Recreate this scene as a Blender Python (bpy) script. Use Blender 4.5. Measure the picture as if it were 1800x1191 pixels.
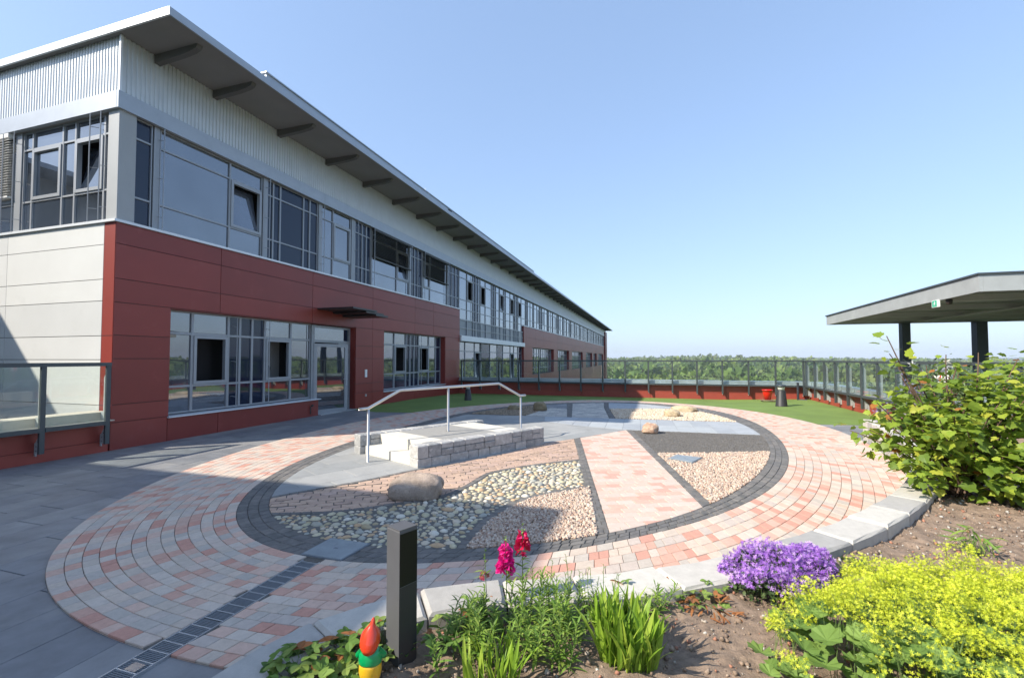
import bpy, math, random, time
T0 = time.time()
import numpy as np
from mathutils import Vector, Matrix
random.seed(7); RNG = np.random.default_rng(11)
PI = math.pi
S = bpy.context.scene
for o in list(bpy.data.objects): bpy.data.objects.remove(o)
COL = S.collection

# ------------------------------------------------------------------ camera, sky, sun, exposure
CAM = Vector((9.572, -5.784, 1.70))
cd = bpy.data.cameras.new('camera'); cam = bpy.data.objects.new('camera', cd); COL.objects.link(cam)
cam.location = CAM; cam.rotation_euler = (math.radians(91.9), 0, math.radians(17.2))
cd.sensor_width = 36; cd.lens = 15.8; cd.shift_y = 0.0046; cd.clip_start = .05; cd.clip_end = 20000
S.camera = cam
HAZE = .0002
FWD = Vector((-math.sin(math.radians(17.2)), math.cos(math.radians(17.2)), 0)); RGT = Vector((FWD.y, -FWD.x, 0))
SUN_EL, SUN_AZ = 38.3, 41.0                      # the light travels towards (cos az, sin az)
w = bpy.data.worlds.new('World'); S.world = w; w.use_nodes = True
nt = w.node_tree; bg = nt.nodes['Background']
sky = nt.nodes.new('ShaderNodeTexSky'); sky.sky_type = 'NISHITA'; sky.sun_disc = False
sdir = (-math.cos(math.radians(SUN_AZ)), -math.sin(math.radians(SUN_AZ)))
sky.sun_elevation = math.radians(SUN_EL); sky.sun_rotation = math.atan2(sdir[0], sdir[1])
sky.altitude = 0; sky.air_density = 1.0; sky.dust_density = 1.2; sky.ozone_density = 2.0
gm = nt.nodes.new('ShaderNodeGamma'); gm.inputs[1].default_value = .5
tn = nt.nodes.new('ShaderNodeVectorMath'); tn.operation = 'MULTIPLY'; tn.inputs[1].default_value = (1.37, 1.63, 2.02)
nt.links.new(sky.outputs[0], gm.inputs[0]); nt.links.new(gm.outputs[0], tn.inputs[0]); nt.links.new(tn.outputs[0], bg.inputs[0]); bg.inputs[1].default_value = 0.15
sl = bpy.data.lights.new('sun', 'SUN'); sl.energy = 4.3; sl.angle = math.radians(.53); sl.color = (1, .92, .79)
so = bpy.data.objects.new('sun', sl); COL.objects.link(so)
ld = Vector((math.cos(math.radians(SUN_AZ)), math.sin(math.radians(SUN_AZ)), -math.tan(math.radians(SUN_EL))))
so.rotation_euler = ld.to_track_quat('-Z', 'Y').to_euler(); so.location = (0, -30, 30)
S.view_settings.view_transform = 'Standard'; S.view_settings.look = 'None'; S.view_settings.gamma = 1
S.view_settings.use_curve_mapping = False; S.view_settings.exposure = 0.85
S.render.engine = 'CYCLES'; S.cycles.max_bounces = 7; S.cycles.transparent_max_bounces = 12

# ------------------------------------------------------------------ materials
MATS = {}
def mat(name, col, rough=.7, var=.12, scale=6, bump=0, bscale=60, metal=0, spec=.5, ramp=None, spots=None, const=True,
        trans=0, coat=0, sss=0, wear=None):
    """col: base colour; ramp: colours picked by the 'tint' attribute; var: broad mottling; bump: fine relief"""
    m = bpy.data.materials.new(name); m.use_nodes = True; t = m.node_tree; N = t.nodes; Lk = t.links
    b = N['Principled BSDF']; b.inputs['Roughness'].default_value = rough; b.inputs['Metallic'].default_value = metal
    b.inputs['Specular IOR Level'].default_value = spec
    if coat: b.inputs['Coat Weight'].default_value = coat; b.inputs['Coat Roughness'].default_value = .08
    tc = N.new('ShaderNodeTexCoord'); geo = N.new('ShaderNodeNewGeometry')
    pos = geo.outputs['Position']
    if ramp:
        at = N.new('ShaderNodeAttribute'); at.attribute_name = 'tint'
        cr = N.new('ShaderNodeValToRGB'); cr.color_ramp.interpolation = 'CONSTANT' if const else 'LINEAR'
        el = cr.color_ramp.elements
        while len(el) < len(ramp): el.new(.5)
        for i, c in enumerate(ramp):
            el[i].position = i / len(ramp) if const else i / (len(ramp) - 1); el[i].color = (*c, 1)
        Lk.new(at.outputs['Fac'], cr.inputs[0]); src = cr.outputs[0]
    else:
        rgb = N.new('ShaderNodeRGB'); rgb.outputs[0].default_value = (*col, 1); src = rgb.outputs[0]
    if var:
        n1 = N.new('ShaderNodeTexNoise'); n1.inputs['Scale'].default_value = scale; n1.inputs['Detail'].default_value = 6
        n1.inputs['Roughness'].default_value = .65
        Lk.new(pos, n1.inputs['Vector'])
        mr = N.new('ShaderNodeMapRange'); mr.inputs[1].default_value = .3; mr.inputs[2].default_value = .7
        mr.inputs[3].default_value = 1 - var; mr.inputs[4].default_value = 1 + var
        Lk.new(n1.outputs[0], mr.inputs[0])
        mx = N.new('ShaderNodeVectorMath'); mx.operation = 'SCALE'; Lk.new(src, mx.inputs[0]); Lk.new(mr.outputs[0], mx.inputs['Scale'])
        src = mx.outputs[0]
    if spots:   # (colour, scale, threshold, amount) speckles and stains with a shape of their own
        for (sc, ss, th, am) in spots:
            n2 = N.new('ShaderNodeTexNoise'); n2.inputs['Scale'].default_value = ss; n2.inputs['Detail'].default_value = 4; n2.inputs['Roughness'].default_value = .7
            Lk.new(pos, n2.inputs['Vector'])
            r2 = N.new('ShaderNodeMapRange'); r2.inputs[1].default_value = th; r2.inputs[2].default_value = th + .06; r2.inputs[4].default_value = am
            Lk.new(n2.outputs[0], r2.inputs[0])
            m2 = N.new('ShaderNodeMix'); m2.data_type = 'RGBA'; Lk.new(r2.outputs[0], m2.inputs[0]); Lk.new(src, m2.inputs[6])
            m2.inputs[7].default_value = (*sc, 1); src = m2.outputs[2]
    Lk.new(src, b.inputs['Base Color'])
    if bump:
        nb = N.new('ShaderNodeTexNoise'); nb.inputs['Scale'].default_value = bscale; nb.inputs['Detail'].default_value = 5; nb.inputs['Roughness'].default_value = .7
        Lk.new(pos, nb.inputs['Vector'])
        bp = N.new('ShaderNodeBump'); bp.inputs['Strength'].default_value = .8; bp.inputs['Distance'].default_value = bump
        Lk.new(nb.outputs[0], bp.inputs['Height']); Lk.new(bp.outputs[0], b.inputs['Normal'])
    if trans:   # leaves let some light through
        tr = N.new('ShaderNodeBsdfTranslucent'); Lk.new(src, tr.inputs[0])
        ms = N.new('ShaderNodeMixShader'); ms.inputs[0].default_value = trans
        Lk.new(b.outputs[0], ms.inputs[1]); Lk.new(tr.outputs[0], ms.inputs[2]); Lk.new(ms.outputs[0], N['Material Output'].inputs[0])
    MATS[name] = m; return m
def glass_mat(name, tint, ior, clear):
    m = bpy.data.materials.new(name); m.use_nodes = True; t = m.node_tree; N = t.nodes; Lk = t.links
    N.remove(N['Principled BSDF']); out = N['Material Output']
    lw = N.new('ShaderNodeLayerWeight'); lw.inputs[0].default_value = .5          # Schlick's curve, the same from both sides
    p5 = N.new('ShaderNodeMath'); p5.operation = 'POWER'; p5.inputs[1].default_value = 3.4 if ior > .1 else 5; Lk.new(lw.outputs['Facing'], p5.inputs[0])
    fr = N.new('ShaderNodeMapRange'); fr.inputs[3].default_value = ior; fr.inputs[4].default_value = 1; Lk.new(p5.outputs[0], fr.inputs[0])
    gl = N.new('ShaderNodeBsdfGlossy'); gl.inputs['Roughness'].default_value = .012; gl.inputs[0].default_value = (.93, .96, 1, 1)
    if clear: bb = N.new('ShaderNodeBsdfTransparent'); bb.inputs[0].default_value = (*tint, 1)
    else:
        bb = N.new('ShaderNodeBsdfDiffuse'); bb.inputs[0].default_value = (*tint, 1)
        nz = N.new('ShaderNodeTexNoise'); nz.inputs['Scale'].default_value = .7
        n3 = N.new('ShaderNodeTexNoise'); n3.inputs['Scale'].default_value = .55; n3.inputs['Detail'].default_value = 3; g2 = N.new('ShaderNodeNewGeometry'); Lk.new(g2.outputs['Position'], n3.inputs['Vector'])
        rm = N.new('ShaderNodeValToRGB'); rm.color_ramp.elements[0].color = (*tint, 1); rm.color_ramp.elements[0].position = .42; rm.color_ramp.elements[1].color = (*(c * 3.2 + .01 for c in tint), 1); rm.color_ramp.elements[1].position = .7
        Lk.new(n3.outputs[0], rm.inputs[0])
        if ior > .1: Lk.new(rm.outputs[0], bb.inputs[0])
        geo = N.new('ShaderNodeNewGeometry'); Lk.new(geo.outputs['Position'], nz.inputs['Vector'])
        bp = N.new('ShaderNodeBump'); bp.inputs['Strength'].default_value = .25; bp.inputs['Distance'].default_value = .012
        Lk.new(nz.outputs[0], bp.inputs['Height']); Lk.new(bp.outputs[0], gl.inputs['Normal'])
    ms = N.new('ShaderNodeMixShader'); Lk.new(fr.outputs[0], ms.inputs[0]); Lk.new(bb.outputs[0], ms.inputs[1]); Lk.new(gl.outputs[0], ms.inputs[2])
    if clear:
        df = N.new('ShaderNodeBsdfDiffuse'); df.inputs[0].default_value = (.5, .55, .55, 1)   # dust film
        m3 = N.new('ShaderNodeMixShader'); m3.inputs[0].default_value = .01
        Lk.new(ms.outputs[0], m3.inputs[1]); Lk.new(df.outputs[0], m3.inputs[2]); Lk.new(m3.outputs[0], out.inputs[0])
    else: Lk.new(ms.outputs[0], out.inputs[0])
    MATS[name] = m; return m

mat('paver', (0, 0, 0), .85, .1, 25, .0015, 220, ramp=[(.52, .43, .35), (.57, .46, .37), (.50, .42, .36), (.61, .42, .33), (.54, .28, .21), (.57, .48, .40), (.56, .37, .29), (.47, .41, .35), (.56, .33, .25), (.56, .45, .37)],
    spots=[((.3, .26, .2), 90, .62, .35)])
mat('path_paver', (0, 0, 0), .85, .1, 25, .0015, 220, ramp=[(.55, .45, .38), (.58, .43, .35), (.54, .33, .26), (.57, .47, .40), (.57, .38, .30), (.55, .44, .37)], spots=[((.3, .26, .2), 90, .62, .3)])
mat('basalt_sett', (0, 0, 0), .8, .25, 14, .004, 120, ramp=[(.15, .14, .13), (.125, .12, .112), (.175, .162, .148), (.14, .133, .127)], spots=[((.16, .15, .13), 40, .6, .35)])
mat('slate_slab', (0, 0, 0), .6, .22, 3, .0012, 160, ramp=[(.205, .205, .21), (.18, .185, .195), (.23, .23, .232), (.19, .195, .205), (.25, .247, .243)],
    spots=[((.27, .265, .25), 1.3, .56, .3), ((.3, .3, .28), 260, .7, .4)])
mat('light_slab', (0, 0, 0), .75, .1, 3, .001, 160, ramp=[(.30, .30, .29), (.33, .33, .32), (.28, .285, .28)], spots=[((.2, .2, .19), 1.8, .6, .3)])
mat('blue_slab', (0, 0, 0), .75, .1, 3, .001, 160, ramp=[(.36, .38, .40), (.33, .35, .37), (.38, .40, .41)], spots=[((.25, .25, .25), 2, .6, .25)])
mat('tan_brick', (0, 0, 0), .85, .12, 20, .002, 150, ramp=[(.46, .32, .24), (.50, .35, .26), (.43, .30, .23), (.48, .34, .27)], spots=[((.28, .2, .15), 70, .6, .4)])
mat('joint_sand', (.12, .11, .095), .95, .3, 30, .003, 200)
mat('mortar', (.13, .125, .115), .9, .25, 12, .003, 150)
mat('river_stone', (0, 0, 0), .6, .15, 30, .001, 90, ramp=[(.45, .41, .31), (.54, .47, .32), (.36, .34, .28), (.55, .47, .36), (.38, .31, .19), (.62, .58, .49), (.50, .34, .20), (.34, .34, .30), (.52, .46, .31), (.43, .39, .26)])
mat('pink_chip', (0, 0, 0), .8, .15, 60, .001, 200, ramp=[(.50, .36, .27), (.56, .44, .34), (.40, .30, .24), (.62, .52, .42), (.36, .24, .18), (.5, .42, .35)])
mat('pale_chip', (0, 0, 0), .8, .15, 60, .001, 200, ramp=[(.60, .48, .35), (.66, .56, .44), (.52, .40, .28), (.7, .62, .5)])
mat('brown_chip', (0, 0, 0), .8, .15, 60, .001, 200, ramp=[(.30, .24, .17), (.38, .30, .22), (.22, .18, .13)])
mat('basalt_grit', (.15, .14, .13), .9, .45, 70, .006, 150, spots=[((.24, .22, .19), 130, .6, .5), ((.04, .04, .04), 90, .58, .6)])
mat('gravel_bed', (.33, .25, .18), .9, .3, 60, .006, 120)
mat('turf', (.15, .225, .045), .9, .2, .9, .012, 240, spots=[((.18, .26, .07), 60, .52, .5), ((.08, .14, .03), 110, .56, .5)])
mat('concrete', (.62, .58, .50), .8, .07, 5, .0008, 150)
mat('grey_mat', (.30, .29, .27), .85, .1, 12, .001, 300)
mat('wall_stone', (0, 0, 0), .85, .25, 12, .012, 38, ramp=[(.37, .365, .355), (.43, .42, .40), (.30, .30, .295), (.40, .39, .375)], spots=[((.6, .59, .57), 14, .57, .5), ((.22, .22, .22), 22, .62, .5)])
mat('kerb_stone', (0, 0, 0), .85, .1, 14, .003, 140, ramp=[(.50, .47, .42), (.36, .345, .32), (.54, .51, .45), (.46, .43, .39), (.40, .38, .35)], spots=[((.3, .28, .25), 160, .6, .5), ((.62, .6, .56), 120, .63, .4)])
mat('granite', (.38, .30, .24), .85, .3, 9, .025, 45, spots=[((.45, .36, .31), 90, .55, .7), ((.1, .08, .07), 70, .58, .7)])
mat('pink_rock', (.42, .26, .18), .8, .3, 9, .01, 40, spots=[((.55, .42, .3), 12, .5, .8)])
mat('beige_rock', (.50, .40, .26), .8, .3, 12, .012, 40, spots=[((.3, .22, .13), 25, .58, .6)])
mat('brown_rock', (.24, .19, .11), .8, .3, 12, .012, 40)
mat('stainless', (.62, .60, .57), .3, .05, 10, metal=.85)
mat('galvanised', (.50, .51, .52), .45, .12, 12, metal=.6)
mat('red_panel', (0, 0, 0), .42, .07, 1.1, .0006, 300, ramp=[(.222, .030, .021), (.24, .034, .024), (.208, .029, .021), (.23, .036, .027)], spots=[((.26, .06, .05), 2.2, .6, .3), ((.15, .04, .035), 5, .64, .3)])
mat('red_parapet', (.30, .052, .035), .5, .08, 3, .0006, 300)
mat('white_panel', (0, 0, 0), .4, .04, 1.2, ramp=[(.60, .60, .585), (.63, .63, .61), (.57, .572, .56), (.61, .605, .585)], spots=[((.52, .52, .5), 1.6, .6, .25)])
mat('grey_panel', (.33, .34, .345), .45, .04, 2)
mat('grey_spandrel', (.16, .185, .21), .35, .04, 2)
mat('silver_sheet', (.58, .60, .61), .42, .05, 2.5, metal=.35)
mat('white_metal', (.66, .68, .70), .38, .03, 2, metal=.2)
mat('zinc_flashing', (.37, .40, .44), .4, .06, 3, metal=.3)
mat('soffit_grey', (.215, .208, .203), .7, .06, 1.5)
mat('beam_grey', (.105, .10, .097), .6, .06, 4)
mat('window_frame', (.30, .315, .335), .4, .04, 4, metal=.3)
mat('dark_steel', (.045, .055, .062), .45, .1, 6, metal=.2)
mat('post_steel', (.062, .075, .08), .45, .1, 6, metal=.2)
mat('plate_steel', (.40, .43, .43), .5, .12, 9, metal=.2)
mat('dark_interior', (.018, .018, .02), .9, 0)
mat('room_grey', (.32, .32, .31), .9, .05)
mat('silhouette_dark', (.012, .01, .009), .6, 0)  # near-black over skin, hair and clothes: the seated figure's silhouette painted in
mat('blind_dark', (.045, .042, .038), .5, .1, 8)
mat('blind_pale', (.72, .71, .68), .5, .06, 8)
mat('black_metal', (.02, .021, .022), .35, .1, 6)
mat('anthracite', (.055, .056, .06), .38, .06, 10, coat=.2, spots=[((.2, .2, .19), 110, .72, .5)])
mat('bollard_grey', (.095, .095, .10), .42, .05, 10, spots=[((.3, .3, .29), 110, .72, .5)])
mat('lamp_dark', (.028, .028, .03), .5, .06, 10)
mat('black_glossy', (.012, .012, .013), .28, 0, spec=.25)
mat('lamp_lens', (.7, .7, .68), .25, .1, 10)
mat('red_plastic', (.62, .012, .008), .3, .05, 6, coat=.3)
mat('wood_old', (.25, .18, .12), .8, .3, 20)
mat('canopy_sheet', (.40, .415, .405), .5, .12, 1.6, metal=.25, spots=[((.42, .43, .42), 3, .62, .4)])
mat('canopy_under', (.36, .345, .31), .7, .12, 1.2)
mat('coping_metal', (.42, .45, .47), .4, .1, 3, metal=.4)
mat('coping_stone', (.5, .46, .38), .8, .12, 4, .002, 90)
mat('soil', (.25, .18, .13), .95, .45, 16, .012, 90, spots=[((.30, .21, .14), 60, .56, .5), ((.34, .33, .3), 150, .68, .6)])
mat('clod', (0, 0, 0), .95, .3, 40, .003, 150, ramp=[(.25, .18, .13), (.31, .23, .17), (.18, .13, .10), (.36, .17, .11), (.36, .31, .26), (.46, .44, .40)])
mat('gnome_red', (.62, .045, .012), .25, .1, 20, coat=.5)
mat('gnome_green', (.0, .30, .09), .3, .1, 20, coat=.4)
mat('gnome_yellow', (.72, .42, .02), .3, .15, 30, coat=.4, spots=[((.6, .2, .02), 30, .55, .5)])
mat('gnome_white', (.75, .70, .62), .35, .05, 20, coat=.4)
mat('gnome_skin', (.6, .33, .2), .4, .05, 20)
mat('gnome_boot', (.03, .02, .015), .4, 0)
mat('bark', (.12, .075, .05), .9, .3, 40, .003, 80)
mat('stem_green', (.13, .20, .05), .6, .15, 30)
mat('stem_brown', (.22, .13, .07), .8, .2, 30)
mat('leaf_bush', (0, 0, 0), .5, .15, 12, ramp=[(.20, .29, .035), (.26, .36, .04), (.15, .24, .035), (.34, .42, .05), (.22, .32, .04), (.44, .46, .06), (.42, .17, .04)], trans=.42, spec=.35)
mat('leaf_mantle', (0, 0, 0), .55, .12, 14, ramp=[(.17, .27, .06), (.22, .33, .08), (.14, .23, .05), (.2, .3, .07)], trans=.3, spec=.3)
mat('leaf_berry', (0, 0, 0), .5, .15, 20, ramp=[(.13, .23, .04), (.19, .29, .06), (.10, .18, .04), (.23, .31, .07), (.34, .14, .05)], trans=.3, spec=.35)
mat('leaf_blade', (0, 0, 0), .45, .12, 20, ramp=[(.22, .36, .035), (.28, .42, .045), (.17, .29, .03), (.34, .45, .06)], trans=.35, spec=.4)
mat('leaf_weed', (0, 0, 0), .5, .12, 20, ramp=[(.17, .29, .045), (.23, .36, .06), (.13, .23, .04), (.28, .38, .07)], trans=.35, spec=.35)
mat('leaf_dark', (0, 0, 0), .5, .12, 20, ramp=[(.05, .09, .03), (.07, .12, .035), (.10, .14, .05)], trans=.25)
mat('flower_yellow', (0, 0, 0), .6, .1, 60, ramp=[(.60, .66, .03), (.70, .74, .05), (.50, .58, .04), (.78, .80, .09)], trans=.35)
mat('flower_purple', (0, 0, 0), .6, .1, 60, ramp=[(.42, .18, .66), (.52, .26, .74), (.32, .12, .56), (.62, .40, .80)], trans=.3)
mat('flower_magenta', (0, 0, 0), .5, .1, 60, ramp=[(.75, .01, .25), (.65, .008, .22), (.82, .04, .36)], trans=.3)
mat('flower_red', (0, 0, 0), .5, .1, 60, ramp=[(.66, .008, .10), (.55, .006, .06), (.72, .02, .16)], trans=.3)
mat('flower_pink', (0, 0, 0), .5, .1, 60, ramp=[(.6, .12, .2), (.5, .16, .15), (.55, .3, .16)], trans=.3)
mat('flower_lavender', (0, 0, 0), .5, .1, 60, ramp=[(.32, .28, .52), (.42, .36, .6), (.3, .24, .42)], trans=.3)
mat('flower_white', (0, 0, 0), .5, .05, 60, ramp=[(.75, .74, .68), (.7, .68, .6)], trans=.3)
mat('forest_crown', (0, 0, 0), .8, .3, .25, ramp=[(.10, .16, .035), (.13, .19, .045), (.085, .135, .035), (.16, .21, .055), (.11, .16, .045), (.19, .23, .08), (.065, .11, .035)], trans=.15, spec=.15)
mat('meadow', (.09, .12, .04), .95, .4, .02, spots=[((.05, .08, .03), .03, .5, .8)])
mat('far_hill', (.04, .06, .035), .95, .3, .004)
mat('sister_wall', (.45, .45, .44), .5, .05, 1)
mat('exit_green', (.0, .35, .2), .4, 0)
mat('sign_white', (.8, .8, .78), .5, 0)
mat('bird_white', (.7, .68, .66), .6, .05, 20)
mat('cover_metal', (.30, .335, .35), .5, .12, 9, .0006, 200, metal=.3, spots=[((.18, .2, .19), 12, .6, .4)])
mat('grate_black', (.17, .19, .21), .5, .1, 20)
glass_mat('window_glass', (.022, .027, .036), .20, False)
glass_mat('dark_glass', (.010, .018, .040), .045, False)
glass_mat('rail_glass', (.93, .965, .955), .035, True)

# ------------------------------------------------------------------ object helpers
def link(o, parent=None):
    COL.objects.link(o)
    if parent is not None: o.parent = parent
    return o
def meta(o, label=None, cat=None, group=None, kind=None):
    if label: o['label'] = label
    if cat: o['category'] = cat
    if group: o['group'] = group
    if kind: o['kind'] = kind
    return o
def thing(name, label, cat, loc=(0, 0, 0), group=None, rz=0, kind=None):
    o = bpy.data.objects.new(name, None); o.empty_display_size = .1; COL.objects.link(o)
    o.location = loc; o.rotation_euler.z = rz
    return meta(o, label, cat, group, kind)
class MB:
    def __init__(s): s.v = []; s.f = []; s.mi = []; s.t = []
    def add(s, vs, fs, mi=0, t=0.):
        n = len(s.v); s.v += [tuple(x) for x in vs]; s.f += [tuple(i + n for i in f) for f in fs]
        s.mi += [mi] * len(fs); s.t += [t] * len(fs); return s
    def box(s, x0, x1, y0, y1, z0, z1, mi=0, t=0., P=None):
        vs = [(x, y, z) for z in (z0, z1) for y in (y0, y1) for x in (x0, x1)]
        if P: vs = [P(*q) for q in vs]
        return s.add(vs, [(0, 2, 3, 1), (4, 5, 7, 6), (0, 1, 5, 4), (2, 6, 7, 3), (0, 4, 6, 2), (1, 3, 7, 5)], mi, t)
    def prism(s, poly, z0, z1, ch=0., mi=0, t=0., tilt=(0, 0)):
        n = len(poly); cx = sum(p[0] for p in poly) / n; cy = sum(p[1] for p in poly) / n
        rings = [[(p[0], p[1], z0) for p in poly]]
        def top(p, z): return z + tilt[0] * (p[0] - cx) + tilt[1] * (p[1] - cy)
        if ch:
            rings.append([(p[0], p[1], top(p, z1 - ch)) for p in poly])
            ins = []
            for p in poly:
                d = math.hypot(cx - p[0], cy - p[1]) or 1; k = min(.5, ch / d * 1.3)
                q = (p[0] + (cx - p[0]) * k, p[1] + (cy - p[1]) * k); ins.append((q[0], q[1], top(q, z1)))
            rings.append(ins)
        else: rings.append([(p[0], p[1], top(p, z1)) for p in poly])
        vs = [q for r in rings for q in r]; fs = [tuple(range(n * (len(rings) - 1), n * len(rings)))]
        for k in range(len(rings) - 1):
            for i in range(n): j = (i + 1) % n; fs.append((k * n + i, k * n + j, k * n + n + j, k * n + n + i))
        return s.add(vs, fs, mi, t)
    def tube(s, pts, r, n=8, mi=0, t=0., cap=True, rs=None):
        pts = [Vector(p) for p in pts]; vs = []; fs = []
        for i, p in enumerate(pts):
            d = (pts[min(i + 1, len(pts) - 1)] - pts[max(i - 1, 0)]).normalized()
            a = d.cross(Vector((0, 0, 1)) if abs(d.z) < .9 else Vector((1, 0, 0))).normalized(); b = d.cross(a)
            rr = rs[i] if rs else r
            vs += [tuple(p + (a * math.cos(2 * PI * k / n) + b * math.sin(2 * PI * k / n)) * rr) for k in range(n)]
        for i in range(len(pts) - 1):
            for k in range(n): fs.append((i * n + k, i * n + (k + 1) % n, i * n + n + (k + 1) % n, i * n + n + k))
        if cap: fs += [tuple(range(n)), tuple(range(n * (len(pts) - 1), n * len(pts)))]
        return s.add(vs, fs, mi, t)
    def lathe(s, prof, n=24, c=(0, 0, 0), mi=0, t=0., sx=1, sy=1):
        vs = []; fs = []
        for (r, z) in prof: vs += [(c[0] + sx * r * math.cos(2 * PI * k / n), c[1] + sy * r * math.sin(2 * PI * k / n), c[2] + z) for k in range(n)]
        for i in range(len(prof) - 1):
            for k in range(n): fs.append((i * n + k, i * n + (k + 1) % n, i * n + n + (k + 1) % n, i * n + n + k))
        fs += [tuple(reversed(range(n))), tuple(range(n * (len(prof) - 1), n * len(prof)))]
        return s.add(vs, fs, mi, t)
    def build(s, name, mats, parent=None, smooth=False, loc=None, tint=True):
        me = bpy.data.meshes.new(name); me.from_pydata(s.v, [], s.f)
        for m in (mats if isinstance(mats, (list, tuple)) else [mats]): me.materials.append(MATS[m])
        if any(s.mi): me.polygons.foreach_set('material_index', s.mi)
        if tint and s.t and any(s.t): me.attributes.new('tint', 'FLOAT', 'FACE').data.foreach_set('value', s.t)
        if smooth: me.polygons.foreach_set('use_smooth', [True] * len(s.f))
        me.update(); o = bpy.data.objects.new(name, me)
        if loc: o.location = loc
        return link(o, parent)
def structure(o): o['kind'] = 'structure'; return o
def np_mesh(name, V, F, mats, tint=None, parent=None, smooth=False, kind=None, mi=None):
    """V (n,3); F (m,k) equal-sided faces"""
    me = bpy.data.meshes.new(name); me.vertices.add(len(V)); me.vertices.foreach_set('co', np.asarray(V, np.float32).ravel())
    k = F.shape[1]; me.loops.add(F.size); me.loops.foreach_set('vertex_index', F.astype(np.int32).ravel())
    me.polygons.add(len(F)); me.polygons.foreach_set('loop_start', np.arange(0, F.size, k, dtype=np.int32)); me.polygons.foreach_set('loop_total', np.full(len(F), k, np.int32))
    for m in (mats if isinstance(mats, (list, tuple)) else [mats]): me.materials.append(MATS[m])
    if mi is not None: me.polygons.foreach_set('material_index', mi.astype(np.int32))
    if tint is not None: me.attributes.new('tint', 'FLOAT', 'FACE').data.foreach_set('value', tint.astype(np.float32))
    if smooth: me.polygons.foreach_set('use_smooth', np.ones(len(F), bool))
    me.update(calc_edges=True); me.validate(); o = bpy.data.objects.new(name, me)
    if kind: o['kind'] = kind
    return link(o, parent)
def inst(templates, which, M, P, tint):
    """merge copies: templates [(V,F)] with equal face size; which (n,), M (n,3,3), P (n,3)"""
    Vs = []; Fs = []; Ts = []; off = 0
    for k, (V, F) in enumerate(templates):
        sel = np.where(which == k)[0]
        if not len(sel): continue
        W = np.einsum('nij,vj->nvi', M[sel], V) + P[sel][:, None, :]
        Vs.append(W.reshape(-1, 3)); Fs.append((F[None] + (np.arange(len(sel)) * len(V))[:, None, None]).reshape(-1, F.shape[1]) + off)
        Ts.append(np.repeat(tint[sel], len(F))); off += len(sel) * len(V)
    return np.concatenate(Vs), np.concatenate(Fs), np.concatenate(Ts)
def rotz(a):
    c, s = np.cos(a), np.sin(a); M = np.zeros((len(a), 3, 3)); M[:, 0, 0] = c; M[:, 0, 1] = -s; M[:, 1, 0] = s; M[:, 1, 1] = c; M[:, 2, 2] = 1; return M
def rand_rot(n, rng=RNG):
    q = rng.normal(size=(n, 4)); q /= np.linalg.norm(q, axis=1)[:, None]; a, b, c, d = q.T
    return np.stack([np.stack([1 - 2 * (c * c + d * d), 2 * (b * c - a * d), 2 * (b * d + a * c)], -1), np.stack([2 * (b * c + a * d), 1 - 2 * (b * b + d * d), 2 * (c * d - a * b)], -1), np.stack([2 * (b * d - a * c), 2 * (c * d + a * b), 1 - 2 * (b * b + c * c)], -1)], 1)
def frame_from(d, roll):
    """matrices whose Y axis points along d (n,3), rolled about it"""
    d = d / np.linalg.norm(d, axis=1)[:, None]; up = np.tile([0, 0, 1.], (len(d), 1)); up[np.abs(d[:, 2]) > .95] = [1, 0, 0]
    x = np.cross(d, up); x /= np.linalg.norm(x, axis=1)[:, None]; z = np.cross(x, d)
    c, s = np.cos(roll)[:, None], np.sin(roll)[:, None]; x2 = x * c + z * s; z2 = -x * s + z * c
    return np.stack([x2, d, z2], -1)
# ---- plane geometry
def area(p): return .5 * sum(p[i][0] * p[(i + 1) % len(p)][1] - p[(i + 1) % len(p)][0] * p[i][1] for i in range(len(p)))
def ccw(p): return list(p) if area(p) > 0 else list(reversed(p))
def clip(sub, win):
    """any polygon cut by a convex counter-clockwise window"""
    out = list(sub)
    for i in range(len(win)):
        a = win[i]; b = win[(i + 1) % len(win)]; inp = out; out = []
        if not inp: return []
        def sd(p): return (b[0] - a[0]) * (p[1] - a[1]) - (b[1] - a[1]) * (p[0] - a[0])
        q = inp[-1]; sq = sd(q)
        for p in inp:
            sp = sd(p)
            if sp >= 0:
                if sq < 0: t = sq / (sq - sp); out.append((q[0] + (p[0] - q[0]) * t, q[1] + (p[1] - q[1]) * t))
                out.append(p)
            elif sq >= 0: t = sq / (sq - sp); out.append((q[0] + (p[0] - q[0]) * t, q[1] + (p[1] - q[1]) * t))
            q, sq = p, sp
    r = []
    for p in out:
        if not r or math.hypot(p[0] - r[-1][0], p[1] - r[-1][1]) > 2e-3: r.append(p)
    if len(r) > 1 and math.hypot(r[0][0] - r[-1][0], r[0][1] - r[-1][1]) <= 2e-3: r.pop()
    return r if len(r) > 2 and abs(area(r)) > 1e-5 else []
def inside(poly, X, Y):
    c = np.zeros(len(X), bool); n = len(poly)
    for i in range(n):
        x0, y0 = poly[i]; x1, y1 = poly[(i + 1) % n]
        if y0 == y1: continue
        m = ((y0 > Y) != (y1 > Y)) & (X < (x1 - x0) * (Y - y0) / (y1 - y0) + x0); c ^= m
    return c
def shrink(poly, g):
    n = len(poly); cx = sum(p[0] for p in poly) / n; cy = sum(p[1] for p in poly) / n; out = []
    for p in poly:
        d = math.hypot(cx - p[0], cy - p[1]) or 1; k = min(.4, g * 1.35 / d); out.append((p[0] + (cx - p[0]) * k, p[1] + (cy - p[1]) * k))
    return out
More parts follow.
